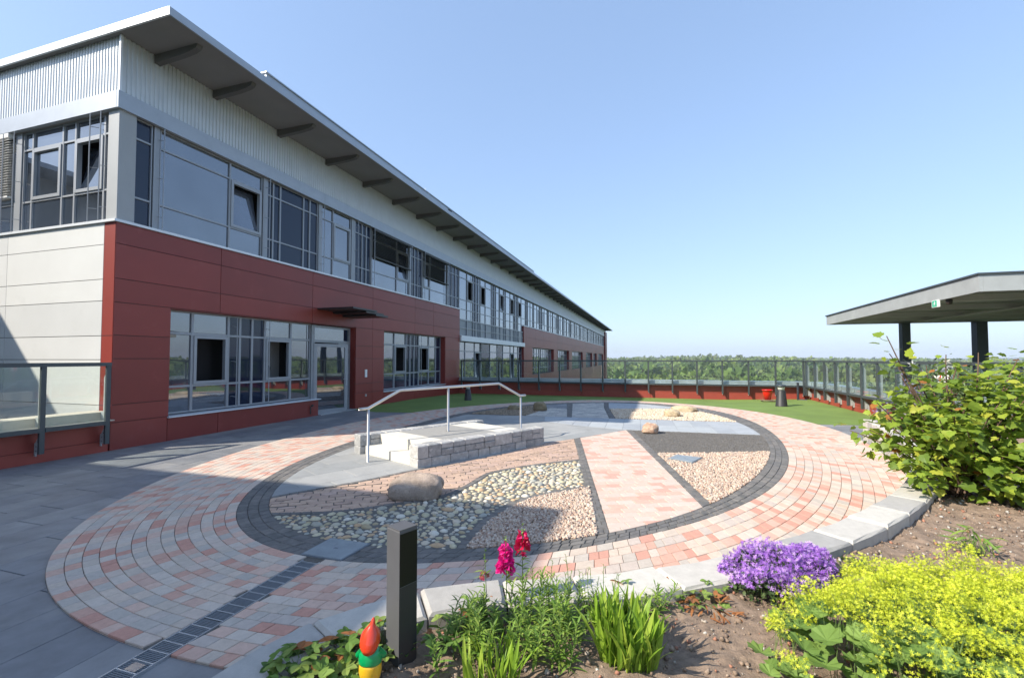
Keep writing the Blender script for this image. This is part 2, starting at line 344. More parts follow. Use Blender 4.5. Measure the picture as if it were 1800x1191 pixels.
def offset_line(pts, d):
    out = []
    for i, p in enumerate(pts):
        a = pts[max(i - 1, 0)]; b = pts[min(i + 1, len(pts) - 1)]; L = math.hypot(b[0] - a[0], b[1] - a[1])
        out.append((p[0] - (b[1] - a[1]) / L * d, p[1] + (b[0] - a[0]) / L * d))
    return out
def resample(pts, step, closed=False):
    P = [Vector((p[0], p[1])) for p in pts];
    if closed: P.append(P[0])
    cum = [0]
    for i in range(1, len(P)): cum.append(cum[-1] + (P[i] - P[i - 1]).length)
    n = max(2, round(cum[-1] / step)); out = []; j = 0
    for k in range(n + (0 if closed else 1)):
        d = cum[-1] * k / n
        while j < len(P) - 2 and cum[j + 1] < d: j += 1
        t = (d - cum[j]) / max(1e-9, cum[j + 1] - cum[j]); q = P[j].lerp(P[j + 1], t); out.append((q.x, q.y))
    return out
def smooth_line(pts, it=2):
    for _ in range(it):
        q = [pts[0]]
        for a, b in zip(pts, pts[1:]): q += [(a[0] * .75 + b[0] * .25, a[1] * .75 + b[1] * .25), (a[0] * .25 + b[0] * .75, a[1] * .25 + b[1] * .75)]
        pts = q + [pts[-1]]
    return pts
def cells(reg, w_, h_, ang=0, jit=0., stagger=.5, org=(0, 0), off=None):
    """courses of w_ by h_ cells turned by ang, covering the region; jit moves shared corners so the pieces interlock"""
    c, s = math.cos(ang), math.sin(ang)
    def tl(p): return ((p[0] - org[0]) * c + (p[1] - org[1]) * s, -(p[0] - org[0]) * s + (p[1] - org[1]) * c)
    def tw(a, b): return (org[0] + a * c - b * s, org[1] + a * s + b * c)
    L = [tl(p) for p in reg]; a0 = min(p[0] for p in L); a1 = max(p[0] for p in L); b0 = min(p[1] for p in L); b1 = max(p[1] for p in L)
    out = []
    def J(i, j, k): r = random.Random(i * 7919 + j * 104729 + k * 13); return (r.random() - .5) * 2 * jit
    for j in range(math.floor(b0 / h_), math.ceil(b1 / h_)):
        so = (stagger * j) % 1 if off is None else off(j)
        for i in range(math.floor(a0 / w_) - 1, math.ceil(a1 / w_) + 1):
            x0 = (i + so) * w_; x1 = x0 + w_; y0 = j * h_; y1 = y0 + h_
            if jit:
                def pt(x, y, ii): jx = J(round(x * 20), round(y * 50), 1); jy = J(round(x * 20), round(y * 50), 2); return (x + jx, y + jy)
                m = (x0 + x1) / 2
                q = [pt(x0, y0, 0), pt(m, y0, 0), pt(x1, y0, 0), pt(x1, y1, 0), pt(m, y1, 0), pt(x0, y1, 0)]
            else: q = [(x0, y0), (x1, y0), (x1, y1), (x0, y1)]
            out.append([tw(*p) for p in q])
    return out
def lay(parent, name, polys, material, z0, z1, gap=.004, ch=.004, limit=300, tints=None, var=.0, tilt=.0, maxd=99):
    """polys become pieces: the nearest `limit` as parts of their own, the rest joined in one part"""
    P = []
    for q in polys:
        if len(q) < 3 or abs(area(q)) < 2e-4: continue
        n = len(q); c = (sum(a[0] for a in q) / n, sum(a[1] for a in q) / n); P.append((math.hypot(c[0] - CAM.x, c[1] - CAM.y), q))
    P.sort(key=lambda e: e[0]); rest = MB()
    for i, (d, q) in enumerate(P):
        mb = MB() if (i < limit and d < maxd) else rest; q = shrink(ccw(q), gap)
        t = random.random() * .999 + .0005 if tints is None else tints()
        mb.prism(q, z0, z1 + random.uniform(-var, var), ch, t=t, tilt=(random.uniform(-tilt, tilt), random.uniform(-tilt, tilt)))
        if mb is not rest: mb.build(name, material, parent)
    if rest.v: o = rest.build(name + '_field', material, parent); o['kind'] = 'stuff'
def sheet(name, poly, z, material, parent=None):
    mb = MB(); mb.add([(p[0], p[1], z) for p in ccw(poly)], [tuple(range(len(poly)))]); return mb.build(name, material, parent)

# ------------------------------------------------------------------ the terrace floor
def closed_curve(cx, cy, pts, order=4, n=160, ax=(8, 5)):
    """smooth closed outline through surveyed points: radius as a short Fourier series"""
    a = np.array([math.atan2((p[1] - cy) / ax[0], (p[0] - cx) / ax[1]) for p in pts])
    r = np.array([math.hypot((p[1] - cy) / ax[0], (p[0] - cx) / ax[1]) for p in pts])
    def B(t): return np.stack([np.ones_like(t)] + [f(k * t) for k in range(1, order + 1) for f in (np.cos, np.sin)], 1)
    A = B(a); R = .02 * np.eye(A.shape[1]) * len(a) / 10; R[0, 0] = 0
    co = np.linalg.solve(A.T @ A + R, A.T @ r); t = np.linspace(0, 2 * PI, n, endpoint=False); rr = B(t) @ co
    return [(cx + ax[1] * x * math.cos(u), cy + ax[0] * x * math.sin(u)) for x, u in zip(rr, t)]
OUT_PTS = [(4.96, -3.39), (4.26, -2.92), (3.61, -2.24), (3.12, -1.35), (2.94, -.91), (2.48, .58), (2.23, 1.26), (5.47, -3.64), (5.91, -3.79), (6.34, -3.86), (6.74, -3.86), (7.26, -3.83), (8.4, -3.72), (9.6, -3.3), (10.8, -2.6), (11.8, -1.2), (12.5, .4), (2.0, 3.2), (2.15, 5.2), (2.46, 6.89), (3.35, 8.91), (5.0, 11.2), (6.38, 12.2), (7.68, 12.75), (10.11, 12.6), (12.0, 11.02), (13.12, 9.36), (13.7, 7.69), (13.75, 6.14), (13.72, 5.4), (13.5, 4.02), (13.22, 2.6), (12.95, 1.94)]
DOUT_PTS = [(3.86, .93), (4.08, .06), (4.36, -.61), (4.7, -1.37), (5.11, -1.84), (5.52, -2.15), (5.95, -2.39), (6.28, -2.52), (6.68, -2.57), (7.11, -2.56), (7.47, -2.49), (7.92, -2.34), (8.22, -2.2), (8.67, -1.99), (9.05, -1.71), (9.46, -1.23), (9.94, -.67), (10.5, -.15), (10.96, .67), (11.4, 1.67), (11.71, 2.67), (12.03, 4.32), (12.23, 6.09), (12.17, 7.21), (11.89, 9.21), (11.3, 10.62), (10.35, 11.68), (7.56, 11.93), (5.43, 10.37), (4.69, 9.32), (3.91, 6.88), (3.7, 4.5), (3.72, 2.6)]
DIN_PTS = [(4.28, .54), (4.5, -.26), (4.74, -.81), (5.15, -1.4), (5.39, -1.63), (5.65, -1.82), (5.9, -1.99), (6.29, -2.2), (6.5, -2.27), (7.28, -2.24), (7.57, -2.17), (8.02, -2.02), (8.47, -1.81), (9.07, -1.41), (9.17, -1.28), (10.09, -.13), (10.61, .61), (10.77, .87), (11.19, 1.97), (11.46, 2.9), (11.82, 4.95), (11.85, 5.45), (11.81, 7.48), (11.3, 8.9), (10.7, 10.2), (10.1, 11.1), (7.6, 11.55), (5.7, 10.1), (5.0, 9.1), (4.25, 6.8), (4.05, 4.5), (4.08, 2.6)]
OUTER = closed_curve(7.73, 4.5, OUT_PTS, 5, 200); DOUT = closed_curve(7.83, 4.6, DOUT_PTS, 5, 200); DIN = closed_curve(7.9, 4.5, DIN_PTS, 5, 200)

def dip(x, y): return -.1 * max(0., min(1., (y - 11.5) / 4)) * max(0., min(1., (15.6 - x) / 3))
def gridded(name, poly, z, step, material, parent=None):
    mb = MB(); xs = [p[0] for p in poly]; ys = [p[1] for p in poly]
    for i in range(math.floor(min(xs) / step), math.ceil(max(xs) / step)):
        for j in range(math.floor(min(ys) / step), math.ceil(max(ys) / step)):
            q = clip(poly, [(i * step, j * step), ((i + 1) * step, j * step), ((i + 1) * step, (j + 1) * step), (i * step, (j + 1) * step)])
            if q: q = ccw(q); mb.add([(p[0], p[1], z + dip(*p)) for p in q], [tuple(range(len(q)))])
    return mb.build(name, material, parent)
terrace = structure(gridded('terrace_floor', [(-.6, -9), (15.9, -9), (15.9, 16.2), (-.6, 16.2)], -.014, .8, 'joint_sand'))
TURF = [(.0, 7.05), (1.19, 6.65), (2.46, 6.89), (5, 7.3), (13.75, 7.72), (15.85, 7.98), (15.85, 15.9), (0, 15.9)]
turf = structure(gridded('artificial_turf', TURF, .004, .4, 'turf'))
# slate slabs in long courses running with the building
sl = []
oc = (7.73, 4.5)
INNER_O = [(oc[0] + (p[0] - oc[0]) * .93, oc[1] + (p[1] - oc[1]) * .93) for p in OUTER]
for q in cells([(0, -9), (15.8, -9), (15.8, 8.4), (0, 8.4)], .84, .413, PI / 2, org=(.31, -.42), off=lambda j: [0, .5, .22, .68, .35][j % 5]):
    q = clip(q, [(0.002, -9), (15.8, -9), (15.8, 8.4), (0.002, 8.4)])
    if not q: continue
    X = np.array([p[0] for p in q]); Y = np.array([p[1] for p in q])
    if inside(INNER_O, X, Y).all() or inside(TURF, X, Y).all(): continue
    if (X > 8.3).all() and (Y < 3).all(): continue
    sl.append(q)
lay(terrace, 'slab', sl, 'slate_slab', -.05, 0, .0035, .003, var=.0008, tilt=.0012)

# the oval of pavers
ring = structure(sheet('oval_paving', OUTER, .007, 'joint_sand'))
def ring_rows(A, B, rows, width, skip=None):
    """courses between outlines A and B (A inside), cut into pieces of roughly `width`"""
    out = []; n = len(A)
    for r in range(rows):
        def at(f):
            return [(a[0] + (b[0] - a[0]) * f, a[1] + (b[1] - a[1]) * f) for a, b in zip(A, B)]
        lo = at(r / rows); hi = at((r + 1) / rows); per = [0]
        for i in range(n): a = lo[i]; b = lo[(i + 1) % n]; per.append(per[-1] + math.hypot(a[0] - b[0], a[1] - b[1]))
        tot = per[-1]; cuts = []; d = random.random() * width
        while d < tot - width * .5: cuts.append(d); d += width * random.choice([.72, 1, 1, 1.25])
        def pt(C, d):
            d %= tot; k = min(int(np.searchsorted(per, d, side='right')) - 1, n - 1); t = (d - per[k]) / max(1e-9, per[k + 1] - per[k]); a = C[k]; b = C[(k + 1) % n]
            return (a[0] + (b[0] - a[0]) * t, a[1] + (b[1] - a[1]) * t)
        for i in range(len(cuts)):
            d0 = cuts[i]; d1 = cuts[i + 1] if i + 1 < len(cuts) else cuts[0] + tot
            out.append([pt(lo, d0), pt(lo, d1), pt(hi, d1), pt(hi, d0)])
    return out
KI = [(13.80, 5.45), (13.68, 4.6), (13.52, 3.8), (13.25, 2.6), (12.85, 1.5), (12.28, .3), (12.06, -.1), (11.57, -.85), (11.07, -1.48), (10.71, -1.88), (10.03, -2.55), (9.56, -2.87), (9.29, -3.05), (8.96, -3.19), (8.54, -3.38), (8.33, -3.52), (8.14, -3.69), (7.99, -3.93), (7.88, -4.2), (7.86, -4.5), (7.9, -5.4), (7.9, -6.4)]
KI = smooth_line(KI, 1); BEDSIDE = [(x, y) for x, y in KI] + [(16, -9), (16, 5.5)]
DRAIN = [(6.77, -2.58), (6.95, -2.68), (6.90, -4.3), (6.9, -9), (6.76, -9), (6.76, -4.3)]
def keep(q, m=.1):
    X = np.array([sum(p[0] for p in q) / len(q)]); Y = np.array([sum(p[1] for p in q) / len(q)])
    if inside(BEDSIDE, X - m, Y + m)[0]: return False
    if 6.76 < X[0] < 6.93 and Y[0] < -2.6: return False
    return True
pv = []
for q in ring_rows(DOUT, OUTER, 13, .135):
    if not keep(q): continue
    if min(p[0] for p in q) < 6.93 and max(p[0] for p in q) > 6.76 and min(p[1] for p in q) < -2.5:   # cut at the drain
        c = sum(p[0] for p in q) / 4
        q = clip(q, [(0, -9), (6.757, -9), (6.757, 20), (0, 20)]) if c < 6.845 else clip(q, [(6.937, -9), (20, -9), (20, 20), (6.937, 20)])
    if q: pv.append(q)
lay(ring, 'paver', pv, 'paver', -.03, .018, .0024, .003, var=.001, tilt=.006)
sett = [q for q in ring_rows(DIN, DOUT, 3, .125) if keep(q)]
lay(ring, 'sett', sett, 'basalt_sett', -.03, .017, .003, .005, var=.002, tilt=.02)

# the garden of textures inside the oval
CW = ccw(DIN)
def reg(pts): return clip(ccw(pts), CW)
PATH = reg([(8.11, 3.84), (8.99, 5.21), (10.10, -.12), (10.35, -1.4), (9.35, -2.2), (9.17, -1.29)])
STL = reg([(8.00, 3.70), (8.11, 3.84), (9.17, -1.29), (9.35, -2.2), (9.2, -2.3), (9.07, -1.41)])
STR = reg([(8.99, 5.21), (9.12, 5.25), (10.21, 0), (10.45, -1.2), (10.3, -1.3), (10.1, -.12)])
COBTOP = smooth_line([(8.44, 1.74), (7.89, 1.27), (7.44, .72), (7.3, .47), (7.29, .1), (7.26, -.32), (7.15, -.8), (6.78, -1.13), (6.5, -1.42), (6.25, -1.62), (5.75, -1.84), (5.3, -2.0)], 2)
COBLOW = smooth_line([(7.92, -2.3), (7.86, -1.6), (7.87, -1.25), (7.95, -.8), (8.08, -.46), (8.38, -.08), (8.72, .26)], 2)
COB = reg(COBTOP + [(5.3, -3)] + COBLOW)
SLOW = offset_line(COBLOW, -.09); STOP = offset_line(COBTOP, -.075)
GRAV1 = reg(SLOW + [(9.07, -1.41), (9.2, -2.3), (8.0, -2.6)])
TANTOP = smooth_line([(4.9, -1.75), (5.12, -1.35), (5.4, -.91), (5.75, -.38), (6.05, .25), (6.2, .5)], 1)
TAN = reg(offset_line(TANTOP, -.075) + [(7.13, 2.0), (7.5, 3.0), (8.0, 3.7), (8.42, 1.85)] + STOP[1:])
SLATE = reg(TANTOP + [(6.6, 1.0), (7.13, 2.0), (7.5, 3.0), (8.0, 3.70), (8.99, 5.21), (8.0, 5.49), (6.8, 6.09), (6.6, 7.1), (6, 7.05), (4.4, 6.9), (3, 6.8), (3, -2)])
ROW = reg([(6.8, 6.1), (8.0, 5.5), (9.03, 5.26), (12.3, 5.42), (12.3, 7.5), (8.89, 7.22), (6.6, 7.1)])
BAS = reg([(9.12, 5.22), (12.3, 5.38), (12.3, 3.6), (11.53, 3.41), (10.6, 3.0), (9.66, 2.67)])
GRAV2 = reg([(9.66, 2.67), (10.6, 3.0), (11.53, 3.41), (12.3, 3.6), (12, 0), (10.45, -1.2), (10.21, 0)])
BROWN = reg([(3, 7.0), (6.0, 7.12), (6.1, 8.0), (6.05, 9.3), (5.2, 11), (3, 11)])
TBR = reg([(6.0, 7.12), (7.22, 7.2), (6.88, 9.3), (6.05, 9.3), (6.1, 8.0)])
VIO0 = reg([(6.05, 9.35), (6.87, 9.35), (6.5, 12), (5, 12)])
STA = reg([(7.22, 7.2), (7.36, 7.2), (6.72, 11.2), (6.55, 11.5), (6.45, 11.4)])
WEDGE = reg([(7.36, 7.2), (8.42, 7.22), (8.0, 10.0), (7.8, 12), (6.6, 12), (6.72, 11.2)])
STB = reg([(8.42, 7.22), (8.60, 7.24), (8.16, 10.0), (7.98, 12), (7.8, 12), (8.0, 10.0)])
VIO = reg([(8.22, 9.68), (10.35, 10.2), (10.9, 10.6), (10.5, 12.4), (7.98, 12), (8.16, 10)])
GRAV3 = reg([(8.60, 7.26), (12.3, 7.52), (12, 9.5), (10.9, 10.6), (10.35, 10.2), (8.22, 9.68)])
def inlay(name, R, gen, material, z1=.018, **k):
    base = structure(sheet(name, R, .0095, 'joint_sand'))
    lay(base, k.pop('piece', 'paver'), [c for c in (clip(R, ccw(q)) for q in gen) if c], material, -.02, z1, **k); return base
pa = math.atan2(.3, 1.) * 0 + math.radians(-2)
inlay('pink_paver_path', PATH, cells(PATH, .2, .137, math.radians(24), stagger=.5, off=lambda j: [0, .5, .25, .7][j % 4]), 'path_paver', gap=.003, ch=.003, var=.001, tilt=.005)
inlay('tan_paver_bed', TAN, cells(TAN, .2, .11, math.radians(32), jit=.02), 'tan_brick', gap=.005, ch=.004, var=.0015, tilt=.012)
inlay('slate_path', SLATE, cells(SLATE, .8, .5, math.radians(62), stagger=.5), 'light_slab', piece='slab', gap=.003, ch=.002, var=.0005)
inlay('pale_slab_row', ROW, cells(ROW, .93, .42, PI / 2 + .03, stagger=0, org=(8.9, 5.3)), 'blue_slab', piece='slab', gap=.004, ch=.002, var=.0005)
inlay('grey_brick_strip', TBR, cells(TBR, .28, .18, .1), 'kerb_stone', gap=.006, ch=.003)
inlay('dark_slab_corner', VIO0, cells(VIO0, .3, .3, 0), 'slate_slab', piece='slab', gap=.004, ch=.002)
inlay('light_paver_wedge', WEDGE, cells(WEDGE, .2, .14, .3), 'kerb_stone', gap=.003, ch=.002)
inlay('violet_slab_strip', VIO, cells(VIO, .4, .3, .2), 'blue_slab', piece='slab', gap=.003, ch=.002)
for nm, R in (('left_sett_strip', STL), ('right_sett_strip', STR), ('back_sett_strip', STA), ('back_sett_strip', STB)):
    inlay(nm.split('_', 1)[1], R, cells(R, .1, .11, math.radians(12)), 'basalt_sett', piece='sett', z1=.02, gap=.003, ch=.005, var=.002, tilt=.02)
def chain(name, line, wid, step=.11):
    a = resample(line, step); b = offset_line(a, wid)
    polys = [[a[i], a[i + 1], b[i + 1], b[i]] for i in range(len(a) - 1)]
    R = a + list(reversed(b)); base = structure(sheet(name, [p for p in R], .0105, 'joint_sand'))
    lay(base, 'sett', [c for c in (clip(q, CW) for q in polys) if c], 'basalt_sett', -.02, .02, gap=.003, ch=.005, var=.002, tilt=.02)
chain('sett_strip', COBLOW, -.09); chain('sett_strip', COBTOP, -.075); chain('sett_strip', TANTOP, -.075)

# river stones set in mortar
cob = structure(sheet('river_stone_bed', COB, .012, 'mortar'))
def dome(n=8):
    V = []; F = []
    for (r, z) in ((1, 0), (.95, .35), (.6, .8)): V += [(r * math.cos(2 * PI * k / n), r * math.sin(2 * PI * k / n), z) for k in range(n)]
    V.append((0, 0, 1))
    for l in range(2): F += [(l * n + k, l * n + (k + 1) % n, l * n + n + (k + 1) % n, l * n + n + k) for k in range(n)]
    F += [(2 * n + k, 2 * n + (k + 1) % n, 3 * n) for k in range(n)]
    return V, F
DV, DF = dome()
stone_meshes = []
for k in range(24):
    r = random.Random(k); mb = MB(); ph = [r.uniform(.82, 1.15) for _ in range(8)]
    V = [(x * ph[i % 8] if i < 24 else x, y * ph[i % 8] if i < 24 else y, z) for i, (x, y, z) in enumerate(DV)]
    mb.add(V, DF, t=(k + .5) / 24); me = mb.build('river_stone', 'river_stone', smooth=True); stone_meshes.append(me.data); bpy.data.objects.remove(me)
placed = []; grid = {}
xs = [p[0] for p in COB]; ys = [p[1] for p in COB]
CIN = np.array(COB)
TN = 30000; tx = RNG.uniform(min(xs), max(xs), TN); ty = RNG.uniform(min(ys), max(ys), TN)
tr = np.where(np.arange(TN) < 20000, RNG.choice([.052, .045, .038, .032, .027, .022], TN), RNG.choice([.024, .018], TN))
tok = np.all([inside(COB, tx + a * tr, ty + b * tr) for a, b in ((0, 0), (1, 0), (-1, 0), (0, 1), (0, -1))], 0)
for x, y, r in zip(tx[tok], ty[tok], tr[tok]):
    x = float(x); y = float(y); r = float(r)
    g = (int(x / .12), int(y / .12)); ok = True
    for i in (-1, 0, 1):
        for j in (-1, 0, 1):
            for (a, b, c) in grid.get((g[0] + i, g[1] + j), ()):
                if (a - x) ** 2 + (b - y) ** 2 < ((c + r) * 1.02) ** 2: ok = False; break
            if not ok: break
        if not ok: break
    if ok: grid.setdefault(g, []).append((x, y, r)); placed.append((x, y, r))
placed.sort(key=lambda p: math.hypot(p[0] - CAM.x, p[1] - CAM.y)); rest = MB()
for i, (x, y, r) in enumerate(placed):
    me = random.choice(stone_meshes); ang = random.uniform(0, PI) if random.random() < .5 else random.gauss(.4, .4); el = random.uniform(1.0, 1.35)
    M = Matrix.Translation((x, y, .010)) @ Matrix.Rotation(ang, 4, 'Z') @ Matrix.Diagonal((r * el, r / el * 1.05, r * random.uniform(.45, .7), 1))
    if i < 300: o = bpy.data.objects.new('river_stone', me); o.matrix_world = M; link(o, cob); o.matrix_basis = M
    else: rest.add([tuple(M @ v.co) for v in me.vertices], [tuple(p.vertices) for p in me.polygons], t=me.attributes['tint'].data[0].value)
ro = rest.build('river_stone_field', 'river_stone', cob, smooth=True); ro['kind'] = 'stuff'

# chippings
CHV = np.array([(1, 0, 0), (-1, .1, 0), (.1, .9, 0), (0, -1, .1), (.2, .1, .8), (-.1, 0, -.8)], float)
CHF = np.array([(0, 2, 4), (2, 1, 4), (1, 3, 4), (3, 0, 4), (2, 0, 5), (1, 2, 5), (3, 1, 5), (0, 3, 5)])
chips_t = []
for k in range(6): chips_t.append((CHV * RNG.uniform(.7, 1.25, (6, 3)), CHF))
def scatter(poly, n, rng=RNG):
    P = np.array(poly); lo = P.min(0); hi = P.max(0); out = np.zeros((0, 2))
    while len(out) < n:
        q = rng.uniform(lo, hi, (n, 2)); out = np.concatenate([out, q[inside(poly, q[:, 0], q[:, 1])]])
    return out[:n]
def chippings(name, R, n, size, material, bed, parent_name, layers=.012):
    base = structure(sheet(parent_name, R, .012, bed)); q = scatter(R, n)
    s = RNG.uniform(.65, 1.3, n) * size; M = rand_rot(n) * s[:, None, None]
    P = np.c_[q, .014 + RNG.uniform(0, layers, n)]
    V, F, T = inst(chips_t, RNG.integers(0, 6, n), M, P, RNG.random(n) * .999)
    np_mesh(name, V, F, material, T, base, kind='stuff')
chippings('pink_chippings', GRAV1, 5200, .019, 'pink_chip', 'gravel_bed', 'chipping_bed')
chippings('pink_chippings', GRAV2, 9000, .019, 'pink_chip', 'gravel_bed', 'chipping_bed')
chippings('pale_chippings', GRAV3, 8000, .022, 'pale_chip', 'gravel_bed', 'chipping_bed')
chippings('brown_chippings', BROWN, 2500, .025, 'brown_chip', 'gravel_bed', 'chipping_bed')
chippings('basalt_grit', BAS, 9000, .009, 'basalt_sett', 'basalt_grit', 'grit_bed', .003)

# ------------------------------------------------------------------ the office wing (facade on x = 0, end wall on y = 0)
BL = 96.0
office = thing('office_building', 'long red and silver office wing with ribbon windows and deep roof overhang', 'building')
def PX(a, n, z): return (n, a, z)            # facade: a runs along the wall, n outwards
def PE(a, n, z): return (-a, -n, z)          # end wall: a runs to the left
def bar(mb, P, a0, a1, n0, n1, z0, z1, mi=0): 
    vs = [P(a, n, z) for z in (z0, z1) for n in (n0, n1) for a in (a0, a1)]
    F = [(0, 2, 3, 1), (4, 5, 7, 6), (0, 1, 5, 4), (2, 6, 7, 3), (0, 4, 6, 2), (1, 3, 7, 5)]
    o_, e1, e2, e3 = (Vector(vs[k]) for k in (0, 1, 2, 4))
    if (e1 - o_).cross(e2 - o_).dot(e3 - o_) * (1 if (a1 > a0) and (n1 > n0) and (z1 > z0) else 1) < 0: F = [f[::-1] for f in F]
    mb.add(vs, F, mi)
def part(name, material, *boxes, parent=office, P=PX, smooth=False):
    mb = MB()
    for b in boxes: bar(mb, P, *b)
    return mb.build(name, material, parent)
# core of the building, behind glass and cladding
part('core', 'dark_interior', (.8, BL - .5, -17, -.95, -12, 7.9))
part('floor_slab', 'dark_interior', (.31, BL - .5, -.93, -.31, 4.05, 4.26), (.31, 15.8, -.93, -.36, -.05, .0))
def panels(name, material, P, colz, n1=0, th=.03, gap=.006, parent=office, back=True):
    for (a0, a1, z0, z1) in colz:
        mb = MB(); bar(mb, P, a0 + gap, a1 - gap, n1 - th, n1, z0 + gap, z1 - gap); mb.t = [random.random() * .98 + .01] * len(mb.f); mb.build(name, material, parent)
    if back:
        mb = MB()
        for (a0, a1, z0, z1) in colz: bar(mb, P, a0 + .0015, a1 - .0015, n1 - th - .27, n1 - th - .001, z0, z1)
        mb.build('backing_wall', 'black_metal', parent)
ZR = [.0, .51, .84, 1.70, 2.14, 2.76, 3.21, 3.87, 4.27]
cz = []
top_cols = [0, 2.17, 5.15, 8.17, 11.2, 12.9, 15.85]
for z0, z1 in zip(ZR, ZR[1:]):
    if z0 >= 2.7: cz += [(a, b, z0, z1) for a, b in zip(top_cols, top_cols[1:])]
    elif z0 == 0: cz += [(a, b, -.1, q) for a, b, q in [(0, 1.03, z1), (1.03, 2.17, .475), (2.17, 5.45, .475), (7.21, 8.17, z1), (8.17, 8.9, z1), (8.9, 11.2, .45), (11.2, 14.15, .45), (14.15, 15.85, z1)]]
    else: cz += [(0, 1.05, z0, z1), (7.21, 8.17, z0, z1), (8.17, 8.9, z0, z1), (14.15, 15.85, z0, z1)]
panels('facade_panel', 'red_panel', PX, cz)
# reveals of the openings
part('window_reveal', 'red_panel', (7.19, 7.208, -.30, -.032, -.1, 2.74), (1.052, 1.07, -.3, -.032, .5, 2.74), (14.13, 14.148, -.3, -.032, .48, 2.74), (8.902, 8.92, -.3, -.032, .48, 2.74),
     (1.07, 7.19, -.3, -.032, 2.742, 2.758), (8.92, 14.13, -.3, -.032, 2.742, 2.758))
part('end_pier', 'red_panel', (15.852, 15.87, -.5, -.002, -.1, 4.27))
# second red block far along
cz = []
wn = [(31.0, 39.7), (41.7, 48.7), (50.8, 60.2), (63.6, 71.0), (73.2, 77.8), (80.3, 89.2)]
for z0, z1 in [(2.64, 3.4), (3.4, 4.25)]: cz += [(a, min(a + 3.1, BL - 4), z0, z1) for a in np.arange(29.0, BL - 6, 3.1)]
for z0, z1 in [(-4, -2), (-2, .35)]: cz += [(a, min(a + 3.1, BL - 4), z0, z1) for a in np.arange(29.0, BL - 6, 3.1)]
e = 29.0
for a, b in wn: cz += [(e, a, .35, 1.5), (e, a, 1.5, 2.64)]; e = b
cz += [(e, BL - 4, .35, 1.5), (e, BL - 4, 1.5, 2.64)]
panels('facade_panel', 'red_panel', PX, cz)
part('block_return', 'red_panel', (28.3, 28.99, -.6, 0, -4, 4.25))
part('end_pillar', 'red_panel', (BL - 4, BL - .5, -1, .25, -6, 7.4))
part('block_coping', 'white_metal', (28.3, BL - 4.1, -.05, .03, 4.26, 4.31))
mb = MB()
for a, b in wn:
    bar(mb, PX, b - .03, b - .002, -.42, -.033, .35, 2.64); bar(mb, PX, a + .002, a + .03, -.42, -.033, .35, 2.64)
mb.build('window_reveal', 'red_panel', office)
# end wall: pale panels with a red strip at the corner
ZW = [-4, -2, 0, .83, 1.68, 2.13, 2.79, 3.2, 3.86, 4.27]
cz = []
for z0, z1 in zip(ZW, ZW[1:]):
    for a, b in [(.31, 3.24), (3.24, 6.2), (6.2, 9.2), (9.2, 12.2), (12.2, 15.2)]: cz.append((a, b, z0, z1))
panels('end_wall_panel', 'white_panel', PE, cz)
panels('corner_strip', 'red_panel', PE, [(.002, .31, -1, .83), (.002, .31, .83, 2.13), (.002, .31, 2.13, 4.27)], back=False)
part('sill_band', 'white_metal', (-.04, 15.9, -.3, .045, 4.272, 4.32))
part('sill_band', 'white_metal', (-.04, 15.4, -.3, .045, 4.272, 4.32), P=lambda a, n, z: (-a, -n, z + .001))
part('corner_column', 'grey_panel', (.01, .31, -.3, -.01, 4.322, 6.44))

